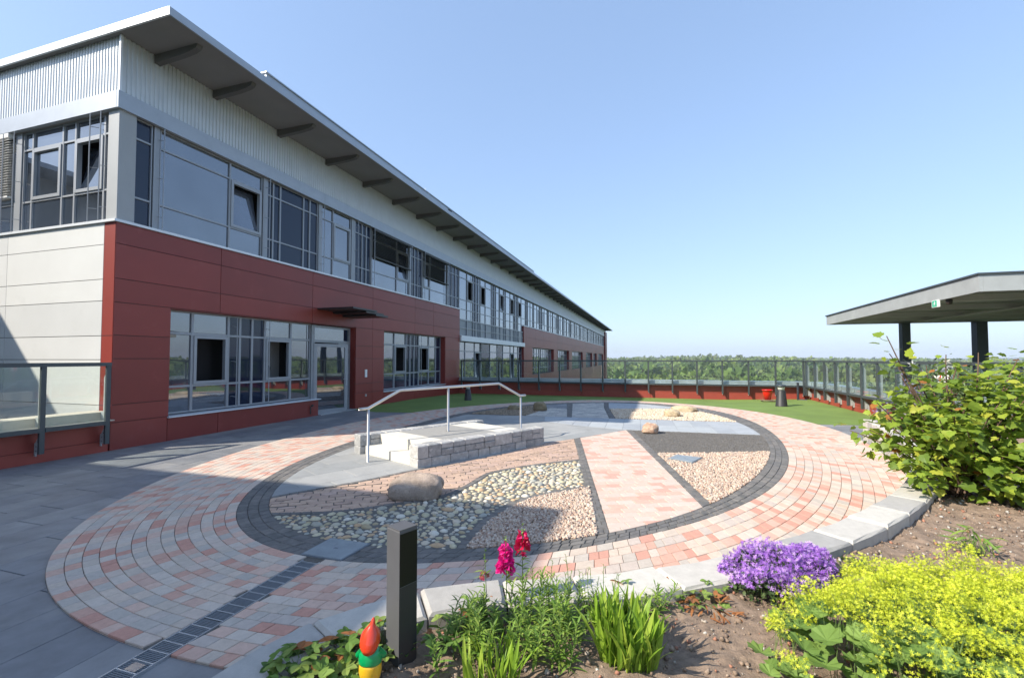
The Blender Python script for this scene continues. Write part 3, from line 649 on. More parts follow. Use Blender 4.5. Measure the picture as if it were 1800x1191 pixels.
def window(P, a0, a1, z0, z1, rows, kind='G', n=-.1, fr=.035, parent=office, lip=.05, panes=True):
    """one bay: a frame with transoms as the part, its panes as sub-parts"""
    mb = MB(); d0, d1 = n - .04, n + .03
    bar(mb, P, a0 + .001, a0 + fr / 2 + .004, d0, d1, z0, z1); bar(mb, P, a1 - fr / 2 - .004, a1 - .001, d0, d1, z0, z1)
    zz = [z0] + list(rows) + [z1]
    for i, z in enumerate(zz):
        h = fr * .5 if 0 < i < len(zz) - 1 else fr * .7
        lo = z if i == 0 else z - h; hi = z if i == len(zz) - 1 else z + h
        bar(mb, P, a0 + fr / 2 + .005, a1 - fr / 2 - .005, d0, d1 - .004, lo if i else z0, hi if i < len(zz) - 1 else z1) if hi > lo else None
    f = None; sash = []
    for i, (q0, q1) in enumerate(zip(zz, zz[1:])):
        mid = len(zz) == 2 or (q1 - q0) == max(b - a for a, b in zip(zz, zz[1:]))
        if kind in 'COTR' and mid: sash.append((q0, q1))
    for (q0, q1) in sash:   # casement frame standing proud
        w_ = .065; A, B = a0 + fr / 2 + .006, a1 - fr / 2 - .006; Q, R = q0 + fr / 2 + .004, q1 - fr / 2 - .004
        for bx in ((A, A + w_, d0, d1 + .02, Q, R), (B - w_, B, d0, d1 + .02, Q, R), (A + w_, B - w_, d0, d1 + .019, Q, Q + w_), (A + w_, B - w_, d0, d1 + .019, R - w_, R)): bar(mb, P, *bx)
    f = mb.build('window', 'window_frame', parent)
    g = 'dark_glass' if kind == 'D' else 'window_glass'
    for (q0, q1) in zip(zz, zz[1:]):
        m = MB()
        if (q0, q1) in sash and kind == 'R':
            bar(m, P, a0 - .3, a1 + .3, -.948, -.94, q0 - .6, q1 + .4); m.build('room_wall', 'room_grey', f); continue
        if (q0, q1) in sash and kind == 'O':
            bar(m, P, a0 + .05, a1 - .05, n - .5, n - .48, q0 + .05, q1 - .05); m.build('casement_shadow', 'dark_interior', f); continue  # no sash here: near-black sheet paints the shade of the unlit room
        if (q0, q1) in sash and kind == 'T':       # tilted inwards at the top
            A, B = a0 + .09, a1 - .09; lo = q0 + .09; hi = q1 - .09; lean = .17
            m.add([P(A, n - .02, lo), P(B, n - .02, lo), P(B, n - .02 - lean, hi), P(A, n - .02 - lean, hi), P(A, n - .05, lo), P(B, n - .05, lo), P(B, n - .05 - lean, hi), P(A, n - .05 - lean, hi)],
                  [(0, 1, 2, 3), (7, 6, 5, 4), (0, 4, 5, 1), (3, 2, 6, 7), (0, 3, 7, 4), (1, 5, 6, 2)] if P is PX else [(3, 2, 1, 0), (4, 5, 6, 7), (1, 5, 4, 0), (7, 6, 2, 3), (4, 7, 3, 0), (2, 6, 5, 1)])
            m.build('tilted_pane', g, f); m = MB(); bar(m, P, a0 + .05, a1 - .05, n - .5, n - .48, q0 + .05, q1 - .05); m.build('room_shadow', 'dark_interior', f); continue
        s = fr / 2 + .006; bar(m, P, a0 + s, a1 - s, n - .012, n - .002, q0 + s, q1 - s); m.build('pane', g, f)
    return f
UR = [4.86, 6.03]
upper = [(.33, .65, 'D'), (.70, .80, 'P'), (.80, 2.42, 'G'), (2.42, 3.35, 'T'), (3.52, 3.72, 'D'), (3.72, 3.96, 'D'), (3.96, 4.82, 'D'), (4.82, 5.07, 'D'), (5.07, 5.40, 'D'), (5.58, 6.09, 'G'), (6.09, 6.97, 'C'),
         (7.2, 7.6, 'D'), (7.6, 7.84, 'D'), (7.84, 8.10, 'D'), (8.2, 9.84, 'G'), (9.84, 10.78, 'T'), (10.95, 11.25, 'D'), (11.25, 11.55, 'D'), (11.55, 11.9, 'D'), (12.0, 12.68, 'C'), (12.68, 14.45, 'G'), (14.6, 15.02, 'D'), (15.02, 15.45, 'D'), (15.45, 15.87, 'D')]
for a, b, k in upper:
    if k != 'P': window(PX, a, b, 4.322, 6.43, UR, k)
# pilaster strips between the groups
part('mullion_cover', 'window_frame', *[(a, b, -.14, -.05, 4.322, 6.43) for a, b in [(.67, .78), (3.37, 3.50), (5.42, 5.56), (6.99, 7.18), (8.12, 8.18), (10.80, 10.93), (11.92, 11.98), (14.47, 14.58)]])
def rods(P, lst, z0, z1, n=.05, parent=office):
    for a in lst:
        mb = MB(); mb.tube([P(a, n, z0), P(a, n, z1)], .011, 6)
        for z in np.linspace(z0 + .25, z1 - .25, 3): mb.tube([P(a, n, z), P(a - .05, n - .12, z + .02)], .007, 5)
        mb.build('guide_rod', 'window_frame', parent)
rods(PX, [.80, 3.49, 5.55, 7.22, 8.18, 10.85, 11.96, 14.5], 4.33, 6.42)
pat = [(1.05, 'G'), (.86, 'O'), (.36, 'D'), (.5, 'D'), (.30, 'G'), (.88, 'O'), (1.2, 'G'), (.34, 'D'), (.4, 'D'), (.8, 'G'), (.86, 'T'), (.4, 'D')]
a = 15.95; i = 0; far = []
while a < BL - 4:
    wd, k = pat[i % len(pat)]; i += 1
    if a > 45 and random.random() < .5: k = {'O': 'G', 'T': 'O'}.get(k, k)
    if a < 28.2: window(PX, a, a + wd, 3.80, 6.43, [4.35, 4.86, 6.03], k)
    else: far.append((a, a + wd, k))
    a += wd
rods(PX, [17.95, 18.7, 22.9, 21.3, 25.5], 3.82, 6.42)
mb = MB(); mg = MB(); md = MB()
for a, b, k in far:
    bar(mb, PX, a - .025, a + .025, -.14, -.07, 4.33, 6.43)
    for z in (4.35, 4.86, 6.03, 6.42): bar(mb, PX, a + .026, b - .026, -.14, -.075, z - .02, z + .02)
    m = {'D': md, 'O': md}.get(k, mg); bar(m, PX, a + .027, b - .027, -.115, -.105, 4.37, 6.41) if k != 'O' else (bar(mg, PX, a + .027, b - .027, -.115, -.105, 4.37, 4.84), bar(mg, PX, a + .027, b - .027, -.115, -.105, 6.05, 6.40), bar(md, PX, a + .1, b - .1, -.118, -.106, 4.88, 6.01))
f = mb.build('window_band', 'window_frame', office); f['kind'] = 'stuff'
o = mg.build('pane', 'window_glass', f); o['kind'] = 'stuff'; o = md.build('dark_pane', 'dark_glass', f); o['kind'] = 'stuff'
# blinds: real slats
def blind(P, a0, a1, z0, z1, material, step=.055, n=.0):
    mb = MB(); z = z1
    while z > z0:
        vs = [P(a, nn, zz) for (nn, zz) in ((n - .03, z), (n + .035, z - .028), (n + .035, z - .033), (n - .03, z - .005)) for a in (a0, a1)]
        mb.add(vs, [(0, 1, 3, 2), (2, 3, 5, 4), (4, 5, 7, 6), (6, 7, 1, 0), (0, 2, 4, 6), (1, 7, 5, 3)]); z -= step
    bar(mb, P, a0, a1, n - .035, n + .035, z0 - .05, z0 - .015); bar(mb, P, a0, a1, n - .05, n + .05, z1 + .01, z1 + .1)
    return mb.build('venetian_blind', material, office)
blind(PX, 8.14, 10.83, 5.42, 6.33, 'blind_dark', n=.0); blind(PX, 11.97, 14.5, 5.38, 6.33, 'blind_dark', n=.0)
blind(PE, 3.26, 5.9, 5.12, 6.33, 'blind_pale', n=.0); blind(PE, 7.4, 10, 5.6, 6.33, 'blind_pale', n=.0)
# end wall ribbon window
for a, b, k in [(.36, .5, 'G'), (.5, 1.35, 'T'), (1.35, 1.73, 'G'), (1.73, 2.68, 'C'), (2.68, 2.98, 'G'), (3.22, 4.1, 'C'), (4.1, 5.9, 'G'), (6.0, 6.9, 'C'), (6.9, 8.8, 'G'), (8.8, 9.7, 'C'), (9.7, 12, 'G'), (12, 15, 'G')]:
    window(PE, a, b, 4.322, 6.43, [4.95, 6.05], k)
part('mullion_cover', 'window_frame', (3.0, 3.2, -.14, -.05, 4.322, 6.43), P=PE)
rods(PE, [.42, .72, 3.05, 3.42], 4.33, 6.42)
# glass link between the two red blocks
part('spandrel', 'grey_spandrel', *[(a, a + 1.98, -.12, -.1, 2.93, 3.79) for a in np.arange(15.95, 28, 2.0)])
part('spandrel_bar', 'window_frame', *([(a - .03, a + .03, -.1, -.05, 2.9, 3.8) for a in [15.95, 17, 17.9, 18.25, 18.75, 19.05, 19.95, 21.15, 21.5, 21.9, 22.7, 23.55, 23.95, 25, 25.9, 26.25, 26.75, 27.05]] + [(15.9, 28.28, -.1, -.055, 3.32, 3.36), (15.9, 28.28, -.1, -.06, 3.76, 3.8)]))
part('link_fascia', 'white_metal', (15.88, 28.28, -.3, .1, 2.63, 2.92))
for a, b, k in [(15.95, 17.0, 'G'), (17.0, 18.4, 'G'), (18.4, 19.3, 'T'), (19.45, 21.0, 'D'), (21.0, 22.4, 'G'), (22.4, 23.6, 'D'), (23.6, 25.3, 'G'), (25.3, 26.2, 'T'), (26.2, 27.2, 'G'), (27.2, 28.2, 'D')]:
    window(PX, a, b, .1, 2.6, [2.1], k, n=-.2)
part('plinth', 'grey_panel', (15.9, 28.3, -.4, -.15, -6, .09))
# ground floor windows of the near block
for a, b, k, rows in [(1.1, 1.70, 'G', [1.1, 2.25]), (1.70, 2.60, 'O', [1.1, 2.25]), (2.60, 2.92, 'D', [1.1, 2.25]), (2.92, 3.28, 'D', [1.1, 2.25]), (3.28, 3.68, 'D', [1.1, 2.25]), (3.68, 4.58, 'R', [1.1, 2.25]), (4.58, 5.34, 'G', [1.1, 2.25])]:
    window(PX, a, b, .52, 2.74, rows, k, n=-.26, fr=.05)
for a, b, k in [(8.95, 9.98, 'G'), (9.98, 10.88, 'O'), (10.88, 11.2, 'D'), (11.2, 11.55, 'D'), (11.55, 11.95, 'D'), (11.95, 12.9, 'O'), (12.9, 13.6, 'G'), (13.6, 14.1, 'D')]:
    window(PX, a, b, .50, 2.74, [1.1, 2.25], k, n=-.26, fr=.05)
rods(PX, [2.74, 3.72, 5.38], .52, 2.72, n=-.12); rods(PX, [11.05, 12.0], .52, 2.72, n=-.12)
part('window_sill', 'white_metal', (1.03, 5.5, -.3, .06, .475, .5)); part('window_sill', 'white_metal', (8.88, 14.14, -.3, .06, .45, .475))
# far windows of the second block (a few pixels each: frames and panes joined)
mb = MB(); mg = MB(); md = MB()
for a0, b0 in wn:
    n_ = round((b0 - a0) / .9); st = (b0 - a0 - .1) / n_
    for i in range(n_ + 1): x = a0 + .05 + i * st; bar(mb, PX, x - .03, x + .03, -.36, -.29, .37, 2.62)
    for z in (.9, 2.1, 2.6): bar(mb, PX, a0 + .06, b0 - .06, -.355, -.3, z - .025, z + .025)
    for i in range(n_):
        x = a0 + .08 + i * st; m = md if i % 3 == 1 else mg; bar(m, PX, x, x + st - .06, -.34, -.33, .4, 2.58)
f = mb.build('window_row', 'window_frame', office); f['kind'] = 'stuff'
o = mg.build('pane', 'window_glass', f); o['kind'] = 'stuff'; o = md.build('dark_pane', 'dark_glass', f); o['kind'] = 'stuff'

# door in the near block
part('door_frame', 'window_frame', (5.36, 5.46, -.3, -.2, 0, 2.72), (6.60, 6.66, -.3, -.2, 0, 2.2), (7.10, 7.18, -.3, -.2, 0, 2.72), (5.46, 7.1, -.3, -.2, 2.2, 2.28), (5.46, 7.1, -.3, -.2, 2.66, 2.72), (6.66, 6.73, -.3, -.21, .05, 2.2), (7.04, 7.1, -.3, -.21, .05, 2.2), (6.73, 7.04, -.3, -.21, .05, .25), (6.73, 7.04, -.3, -.21, 2.1, 2.2))
part('side_light', 'dark_glass', (6.731, 7.039, -.26, -.25, .251, 2.099)); part('top_light', 'window_glass', (5.461, 6.9, -.26, -.25, 2.281, 2.659)); part('top_light', 'dark_glass', (6.9, 7.099, -.26, -.25, 2.281, 2.659))
part('hinge', 'galvanised', (7.075, 7.095, -.2, -.18, 1.95, 2.1), (7.075, 7.095, -.2, -.18, 1.7, 1.85), (7.075, 7.095, -.2, -.18, .2, .4))
th = math.radians(17); hx, hy = -.2, 5.47
def PD(a, n, z): return (hx + a * math.sin(th) + n * math.cos(th), hy + a * math.cos(th) - n * math.sin(th), z)
door = part('door', 'window_frame', (0, .09, -.03, .03, .02, 2.16), (1.06, 1.17, -.03, .03, .02, 2.16), (.09, 1.06, -.03, .03, .02, .14), (.09, 1.06, -.03, .03, 2.06, 2.16), P=PD)
part('pane', 'window_glass', (.091, 1.059, -.005, .005, .141, 2.059), parent=door, P=PD)
mb = MB(); mb.tube([PD(1.11, .03, 1.05), PD(1.11, .08, 1.05), PD(.98, .08, 1.05)], .011, 8); mb.tube([PD(1.11, .03, .85), PD(1.11, .035, 1.2)], .018, 6); mb.build('door_handle', 'stainless', door, smooth=True)
part('door_threshold', 'galvanised', (5.46, 7.18, -.4, .1, .001, .02))
# someone sitting just inside the open window
def skinned(name, material, nodes, edges, parent):
    me = bpy.data.meshes.new(name); me.from_pydata([n[0] for n in nodes], edges, []); o = bpy.data.objects.new(name, me); COL.objects.link(o)
    md = o.modifiers.new('skin', 'SKIN'); sv = me.skin_vertices[0].data
    for i, n in enumerate(nodes): sv[i].radius = (n[1], n[1] if len(n) < 3 else n[2])
    sv[0].use_root = True; ss = o.modifiers.new('sub', 'SUBSURF'); ss.levels = ss.render_levels = 2
    me.materials.append(MATS[material]); o.parent = parent; return o
pn = thing('person', 'person sitting inside behind the open ground floor window, coloured as a dark silhouette', 'person', (-.66, 4.1, 0))
skinned('body', 'silhouette_dark', [((0, 0, .55), .14, .12), ((0, .02, .8), .13, .11), ((0, .05, 1.05), .15, .11), ((0, .07, 1.17), .06, .06), ((0, .09, 1.27), .055, .055), ((.0, .09, 1.37), .075, .08), ((.0, .09, 1.45), .05, .06),
    ((.17, .06, 1.08), .055), ((.2, .16, .88), .045), ((.12, .34, .86), .035), ((-.17, .06, 1.08), .055), ((-.2, .16, .88), .045), ((-.1, .34, .86), .035), ((.1, .2, .5), .075), ((.1, .42, .48), .055), ((.1, .42, .1), .045), ((-.1, .2, .5), .075), ((-.1, .42, .48), .055), ((-.1, .42, .1), .045)],
    [(0, 1), (1, 2), (2, 3), (3, 4), (4, 5), (5, 6), (2, 7), (7, 8), (8, 9), (2, 10), (10, 11), (11, 12), (0, 13), (13, 14), (14, 15), (0, 16), (16, 17), (17, 18)], pn)
MB().lathe([(.01, 1.33), (.075, 1.35), (.09, 1.42), (.075, 1.49), (.01, 1.52)], 14, (0, .075, 0)).build('hair', 'silhouette_dark', pn, smooth=True)
MB().lathe([(.004, -.012), (.012, 0), (.004, .012)], 8, (0, .18, 1.385)).build('nose', 'gnome_skin', pn, smooth=True)
stl = thing('stool', 'plain dark stool under the person inside the open window', 'stool', (-.66, 4.1, 0))
MB().lathe([(.17, .40), (.18, .43)], 18).build('seat', 'black_metal', stl); MB().tube([(0, 0, .02), (0, 0, .4)], .03, 8).build('leg', 'black_metal', stl); MB().lathe([(.18, .0), (.17, .02)], 18).build('base', 'black_metal', stl)
# thin metal canopy over the door
can = part('door_canopy', 'black_metal', (5.35, 6.55, .0, 1.27, 3.17, 3.22), (6.05, 7.0, .0, 1.22, 3.11, 3.166), (6.5, 7.18, .0, 1.27, 3.05, 3.106))
part('door_call_box', 'sign_white', (7.72, 7.83, .001, .03, 1.05, 1.32)); part('wall_lamp', 'galvanised', (7.75, 7.81, .001, .03, .38, .46))
mb = MB(); mb.tube([(.03, 5.1, .08), (.03, 5.1, .3), (.09, 5.1, .33)], .015, 6); mb.lathe([(.0, 0), (.035, .0), (.035, .05), (0, .06)], 10, (.09, 5.1, .3)); mb.build('wall_tap', 'black_metal', office)

# corrugated cladding, fascia, roof
def corrugated(P, a0, a1, z0, z1, n0=-.045, dep=.022, pitch=.085):
    prof = []; a = a0
    while a < a1 - 1e-6:
        for da, nn in ((0, n0), (.02, n0), (.034, n0 + dep), (.07, n0 + dep)):
            if a + da <= a1: prof.append((a + da, nn))
        a += pitch
    prof.append((a1, n0)); n = len(prof)
    vs = [P(a, nn, z0) for a, nn in prof] + [P(a, nn, z1) for a, nn in prof]
    mb = MB(); mb.add(vs, [(i, i + 1, n + i + 1, n + i) for i in range(n - 1)]); return mb.build('corrugated_sheet', 'silver_sheet', office)
a = .02
while a < BL - .6: b = min(a + 3.74, BL - .5); corrugated(PX, a, b - .012, 6.75, 7.87); a = b
a = .03
while a < 15.5: corrugated(PE, a, a + 3.88, 6.75, 7.87); a += 3.9
part('cladding_backing', 'grey_panel', (.06, BL - .6, -.4, -.085, 6.5, 7.87)); part('cladding_backing', 'grey_panel', (.4, 15.5, -.4, -.085, 6.5, 7.87), P=PE)
part('corner_trim', 'white_metal', (-.012, .03, -.03, .012, 6.76, 7.86))
part('eaves_band', 'zinc_flashing', *[(a + .003, min(a + 5.6, BL - .4), -.02, .055, 6.43, 6.755) for a in np.arange(-.055, BL - 2, 5.603)])
part('eaves_band', 'zinc_flashing', *[(a, a + 3.89, -.02, .055, 6.431, 6.754) for a in np.arange(0, 15, 3.9)], P=PE)
part('blind_box', 'soffit_grey', (.02, BL - 1, -.3, -.021, 6.435, 6.5)); part('blind_box', 'soffit_grey', (.05, 15.4, -.29, -.021, 6.435, 6.499), P=PE)
part('roof_soffit', 'soffit_grey', (-.08, BL + .6, -18, 1.37, 7.875, 7.93))
part('roof_edge', 'zinc_flashing', (-.11, BL + .63, 1.371, 1.405, 7.85, 8.0)); part('roof_edge', 'white_metal', (-1.37, 18, .081, .115, 7.85, 8.0), P=PE)
part('roof_deck', 'zinc_flashing', (-.079, BL + .62, -18, 1.37, 7.931, 7.992))
part('roof_upstand', 'zinc_flashing', (2.2, 26.8, .2, 1.2, 7.993, 8.24), (2.17, 26.83, .17, 1.23, 8.24, 8.27))
for i, s in enumerate([.67] + [1.94 + 1.875 * k for k in range(50)]):
    if s > BL - .5: break
    mb = MB(); prof = [(-.02, 7.872), (-.02, 7.70), (.7, 7.73), (.98, 7.76), (1.10, 7.80), (1.14, 7.872)]; n = len(prof)
    vs = [(x, s - .055, z) for x, z in prof] + [(x, s + .055, z) for x, z in prof]
    mb.add(vs, [tuple(range(n)), tuple(reversed(range(n, 2 * n)))] + [(i_, i_ + n, (i_ + 1) % n + n, (i_ + 1) % n) for i_ in range(n)])
    mb.build('soffit_bracket', 'beam_grey', office)
for s in (9.6, 14.6, 28, 41): 
    mb = MB(); mb.tube([(1.3, s, 8.0), (1.3, s, 8.28)], .008, 5); mb.tube([(1.3, s + .02, 8.13), (1.44, s + .02, 8.13), (1.44, s + .02, 7.8)], .006, 5); mb.build('lightning_rod', 'galvanised', office)
part('roof_camera', 'black_metal', (11.55, 11.8, 1.25, 1.42, 8.02, 8.07))

# ------------------------------------------------------------------ the other wing behind the camera, whose roof shades the paving
sis = thing('neighbour_building', 'second pale wing behind the left railing, its roof shading the paving', 'building', (0, -7.4, 0))
def spart(name, m, *bx):
    mb = MB()
    for b in bx: mb.box(b[0], b[1], b[2] + 7.4, b[3] + 7.4, b[4], b[5])
    return mb.build(name, m, sis)
spart('wall', 'sister_wall', (-17, -.02, -40, -7.5, -8, 4.3), (-17, -.02, -40, -7.5, 6.4, 7.86), (-17, -.35, -39.9, -7.6, 4.3, 6.4))
spart('roof', 'zinc_flashing', (-18, 1.04, -41, -7.42, 7.86, 8.0))
for k in range(9):
    f = spart('window', 'window_frame', (-.34, -.25, -10.6 - k * 3.2, -10.55 - k * 3.2, 4.3, 6.4), (-.34, -.25, -8.0 - k * 3.2, -7.95 - k * 3.2, 4.3, 6.4))
    mb = MB(); mb.box(-.34, -.3, -10.5 - k * 3.2 + 7.4, -8.05 - k * 3.2 + 7.4, 4.32, 6.38); mb.build('pane', 'window_glass', f)
for k in range(4):
    f = spart('window', 'window_frame', (-3.5 - k * 3.6, -3.44 - k * 3.6, -7.44, -7.40, 1, 3), (-1.2 - k * 3.6, -1.14 - k * 3.6, -7.44, -7.40, 1, 3))
    mb = MB(); mb.box(-3.4 - k * 3.6, -1.24 - k * 3.6, -.04, -.01, 1, 3); mb.build('pane', 'window_glass', f)
lnk = thing('link_building', 'recessed pale link block between the two office wings', 'building', (-12, -3, 0))
MB().box(-5, 2.6, -4.3, 2.95, -8, 7.6).build('wall', 'sister_wall', lnk); MB().box(-5.2, 3.7, -4.35, 2.95, 7.6, 7.75).build('roof', 'zinc_flashing', lnk)
for k in range(2):
    for z in (.8, 4.4): f = MB().box(2.6, 2.66, -2.8 + 3 * k, -.6 + 3 * k, z, z + 1.6).build('window', 'window_frame', lnk); MB().box(2.661, 2.675, -2.7 + 3 * k, -.7 + 3 * k, z + .1, z + 1.5).build('pane', 'window_glass', f)

# ------------------------------------------------------------------ parapets and glass railings
def parapet_and_rail(P, a0, a1, posts, lab1, lab2, base=(0, 0, 0), coping='coping_metal', zb=-.12, ph=.72, w_in=0., side=1, inward=.2, cop_w=.42):
    """P(a, n, z): n = 0 on the inner face, n positive towards the terrace"""
    w1 = thing('parapet_wall', lab1, 'wall', base)
    L = Vector(base)
    def Q(a, n, z): v = Vector(P(a, n, z)) - L; return tuple(v)
    mb = MB(); bar(mb, Q, a0, a1, -cop_w + .03, -.03, -6, ph - .03); mb.build('core', 'black_metal', w1)
    n = max(1, round((a1 - a0) / 3.06)); st = (a1 - a0) / n
    for i in range(n):
        for z0, z1 in ((zb - .1, .2), (.2, .56)):
            mb = MB(); bar(mb, Q, a0 + i * st + .005, a0 + (i + 1) * st - .005, -.029, 0, z0 + .004, z1 - .004); mb.build('parapet_panel', 'red_parapet', w1)
    for i in range(n):
        mb = MB(); bar(mb, Q, a0 + i * st + .002, a0 + (i + 1) * st - .002, -cop_w, .0, .565, ph + .01); bar(mb, Q, a0 + i * st + .002, a0 + (i + 1) * st - .002, .001, .155, .565, .583); bar(mb, Q, a0 + i * st + .002, a0 + (i + 1) * st - .002, -cop_w, -cop_w + .015, ph - .35, .562); mb.build('coping', coping, w1)
    r = thing('glass_railing', lab2, 'railing', base); d = inward
    for a in posts:
        mb = MB(); bar(mb, Q, a - .034, a + .034, d - .022, d + .022, .17, 1.565); p = mb.build('post', 'post_steel', r)
        mb = MB()   # fin behind the post, cut on a slant at the top, and the bolted plate on the wall
        def fin(poly, t=.012):
            vs = [Q(a + .012, x, z) for x, z in poly] + [Q(a + .012 + t, x, z) for x, z in poly]; n_ = len(poly)
            mb.add(vs, [tuple(range(n_)), tuple(reversed(range(n_, 2 * n_)))] + [(i, (i + 1) % n_, (i + 1) % n_ + n_, i + n_) for i in range(n_)])
        fin([(d - .023, .60), (d - .023, 1.55), (d - .13, 1.36), (d - .13, .74), (.01, .74), (.01, .60)])
        fin([(d - .023, .17), (d - .023, .555), (.035, .34), (.005, .33), (.005, .12), (.05, .12), (.05, .17)])
        mb.build('bracket_plate', 'plate_steel', p)
        mb = MB()
        for (x, z) in ((.06, .21), (.14, .21), (.06, .28), (.14, .30), (.1, .36)):
            mb.tube([Q(a + .004, x, z), Q(a + .03, x, z)], .007, 6)
        mb.build('bolt', 'dark_steel', p)
    for a, b in zip(posts, posts[1:]):
        mb = MB(); bar(mb, Q, a + .038, b - .038, d - .006, d + .004, .585, 1.562); mb.build('glass_pane', 'rail_glass', r)
    mb = MB(); bar(mb, Q, posts[0] - .03, posts[-1] + .03, d - .04, d + .04, 1.565, 1.63); mb.build('handrail', 'post_steel', r)
    mb = MB()
    for a, b in zip(posts, posts[1:]): bar(mb, Q, a + .036, b - .036, d - .035, d + .035, .515, .584)
    mb.build('bottom_rail', 'post_steel', r)
    return w1, r
parapet_and_rail(lambda a, n, z: (a, 15.85 - n, z), .0, 15.86, [.2 + 1.027 * k for k in range(16)], 'low red panelled parapet along the far end of the terrace', 'glass railing on the far red parapet in front of the trees', (7.8, 15.85, 0))
parapet_and_rail(lambda a, n, z: (15.86 - n, a, z), -8, 15.83, [15.55 - 1.027 * k for k in range(23)][::-1], 'low red parapet down the right side of the terrace, partly behind the bush', 'glass railing with pale fins along the right side beside the turf', (15.86, 4, 0))
parapet_and_rail(lambda a, n, z: (n, a, z), -7.4, -.02, [-6.3, -5.25, -4.2, -3.15, -2.1, -1.08, -.17], 'low dark red parapet at the left, joining the red corner of the building', 'glass railing at the left edge with a sunlit stone ledge behind', (0, -3.7, 0), coping='coping_stone')
# downpipe by the right corner
t = thing('downpipe', 'black downpipe standing in the far right corner of the parapets', 'pipe', (15.35, 15.5, 0))
mb = MB(); mb.tube([(0, 0, -.02), (0, 0, .72)], .045, 10); mb.build('pipe', 'black_metal', t, smooth=True); mb = MB(); mb.tube([(0, 0, .0), (.3, -.1, -.0)], .04, 8); mb.build('foot', 'black_metal', t)

# ------------------------------------------------------------------ canopy outside the right railing
can = thing('flat_canopy', 'flat grey metal canopy on dark columns beyond the right railing', 'canopy', (17, 9, 0))
def cp(name, m, *bx):
    mb = MB()
    for b in bx: mb.box(b[0] - 17, b[1] - 17, b[2] - 9, b[3] - 9, b[4], b[5])
    return mb.build(name, m, can)
def cq(name, m, pts, z0, z1):
    MB().prism(ccw([(x - 17, y - 9) for x, y in pts]), z0, z1).build(name, m, can)
cq('fascia', 'canopy_sheet', [(15.2, 4.35), (15.26, 4.35), (15.63, 12.85), (15.57, 12.85)], 2.90, 3.20)
cq('fascia', 'canopy_sheet', [(15.262, 4.35), (24, 4.35), (24, 4.41), (15.265, 4.41)], 2.901, 3.2); cq('fascia', 'canopy_sheet', [(15.632, 12.79), (24, 12.79), (24, 12.85), (15.632, 12.85)], 2.901, 3.2)
cq('roof_edge', 'post_steel', [(15.17, 4.32), (24.03, 4.32), (24.03, 12.88), (15.54, 12.88)], 3.201, 3.235); cq('ceiling', 'canopy_under', [(15.27, 4.42), (24, 4.42), (24, 12.78), (15.64, 12.78)], 3.05, 3.08)
for k, y in enumerate((6.2, 8.2, 10.2, 11.8)): cp('ceiling_beam', 'canopy_under', (15.68, 24, y - .06, y + .06, 2.93, 3.049))
cp('ceiling_beam', 'canopy_under', (17.9, 18.1, 4.47, 12.7, 2.9, 2.929)); cp('ceiling_beam', 'canopy_under', (20.5, 20.7, 4.47, 12.7, 2.9, 2.929))
for x, y, q in ((17.75, 12.6, .115), (19.75, 12.6, .14), (23.5, 12.6, .18), (23.5, 5.2, .19)): cp('column', 'dark_steel', (x - q, x + q, y - q, y + q, -6, 2.899))
es = thing('exit_sign', 'small green and white emergency exit sign under the canopy edge', 'sign', (15.25, 5.75, 2.84)); es.scale = (1, .8, .8)
mb = MB(); mb.box(-.02, .02, -.14, .12, -.09, .09); mb.build('sign_box', 'sign_white', es)
mb = MB(); mb.box(-.022, -.0205, -.1, .1, -.08, .08); mb.build('green_panel', 'exit_green', es)
mb = MB()
for (y, z, r) in ((-.01, .05, .014),): mb.add([(-.0235, y + r * math.cos(k * PI / 4), z + r * math.sin(k * PI / 4)) for k in range(8)], [tuple(range(8))])
for q in ([(-.03, .03), (.01, .035), (.015, -.005), (-.015, -.01)], [(.01, .03), (.04, .01), (.035, .0), (.005, .02)], [(-.03, .03), (-.055, .01), (-.05, 0), (-.02, .015)], [(-.015, -.005), (-.045, -.045), (-.035, -.052), (.0, -.01)], [(.015, -.005), (.025, -.055), (.012, -.055), (.0, -.01)]):
    mb.add([(-.0235, y, z) for y, z in q], [(0, 1, 2, 3)])
mb.build('pictogram', 'sign_white', es)
fl = thing('flood_light', 'small dark spotlight beside the green sign under the canopy', 'lamp', (15.35, 5.5, 2.86))
mb = MB(); mb.lathe([(.02, -.07), (.05, -.06), (.055, .04), (.03, .05)], 12); mb.build('lamp_body', 'gnome_boot', fl, smooth=True); mb = MB(); mb.box(-.02, .02, -.02, .02, .05, .19); mb.build('bracket', 'dark_steel', fl)

# ------------------------------------------------------------------ drain, covers
dr = thing('drain_channel', 'narrow slotted drain running through the oval paving to the corner', 'drain', (6.846, -5, .0))
for x0, x1 in ((-.086, -.078), (.078, .086)): mb = MB(); mb.box(x0, x1, -3.5, 2.36, -.05, .016); mb.build('drain_edge', 'galvanised', dr)
mb = MB(); mb.box(-.077, .077, -3.5, 2.36, -.06, -.02); mb.build('channel', 'dark_interior', dr)
mb = MB(); y = -3.5
while y < 2.33:
    mb.box(-.0765, .0765, y, y + .006, -.01, .010); y += .012
for x in (-.05, -.02, .01, .04): mb.box(x, x + .006, -3.5, 2.36, -.015, .006)
o = mb.build('grate_mesh', 'grate_black', dr); o['kind'] = 'stuff'
y = -3.45
while y < 2.33: mb = MB(); mb.box(-.0775, .0775, y, y + .008, -.015, .0145); mb.build('cross_bar', 'galvanised', dr); y += .085
mb = MB(); mb.box(-.03, .05, .98, 1.04, .0, .016); mb.build('grate_lock', 'stainless', dr)
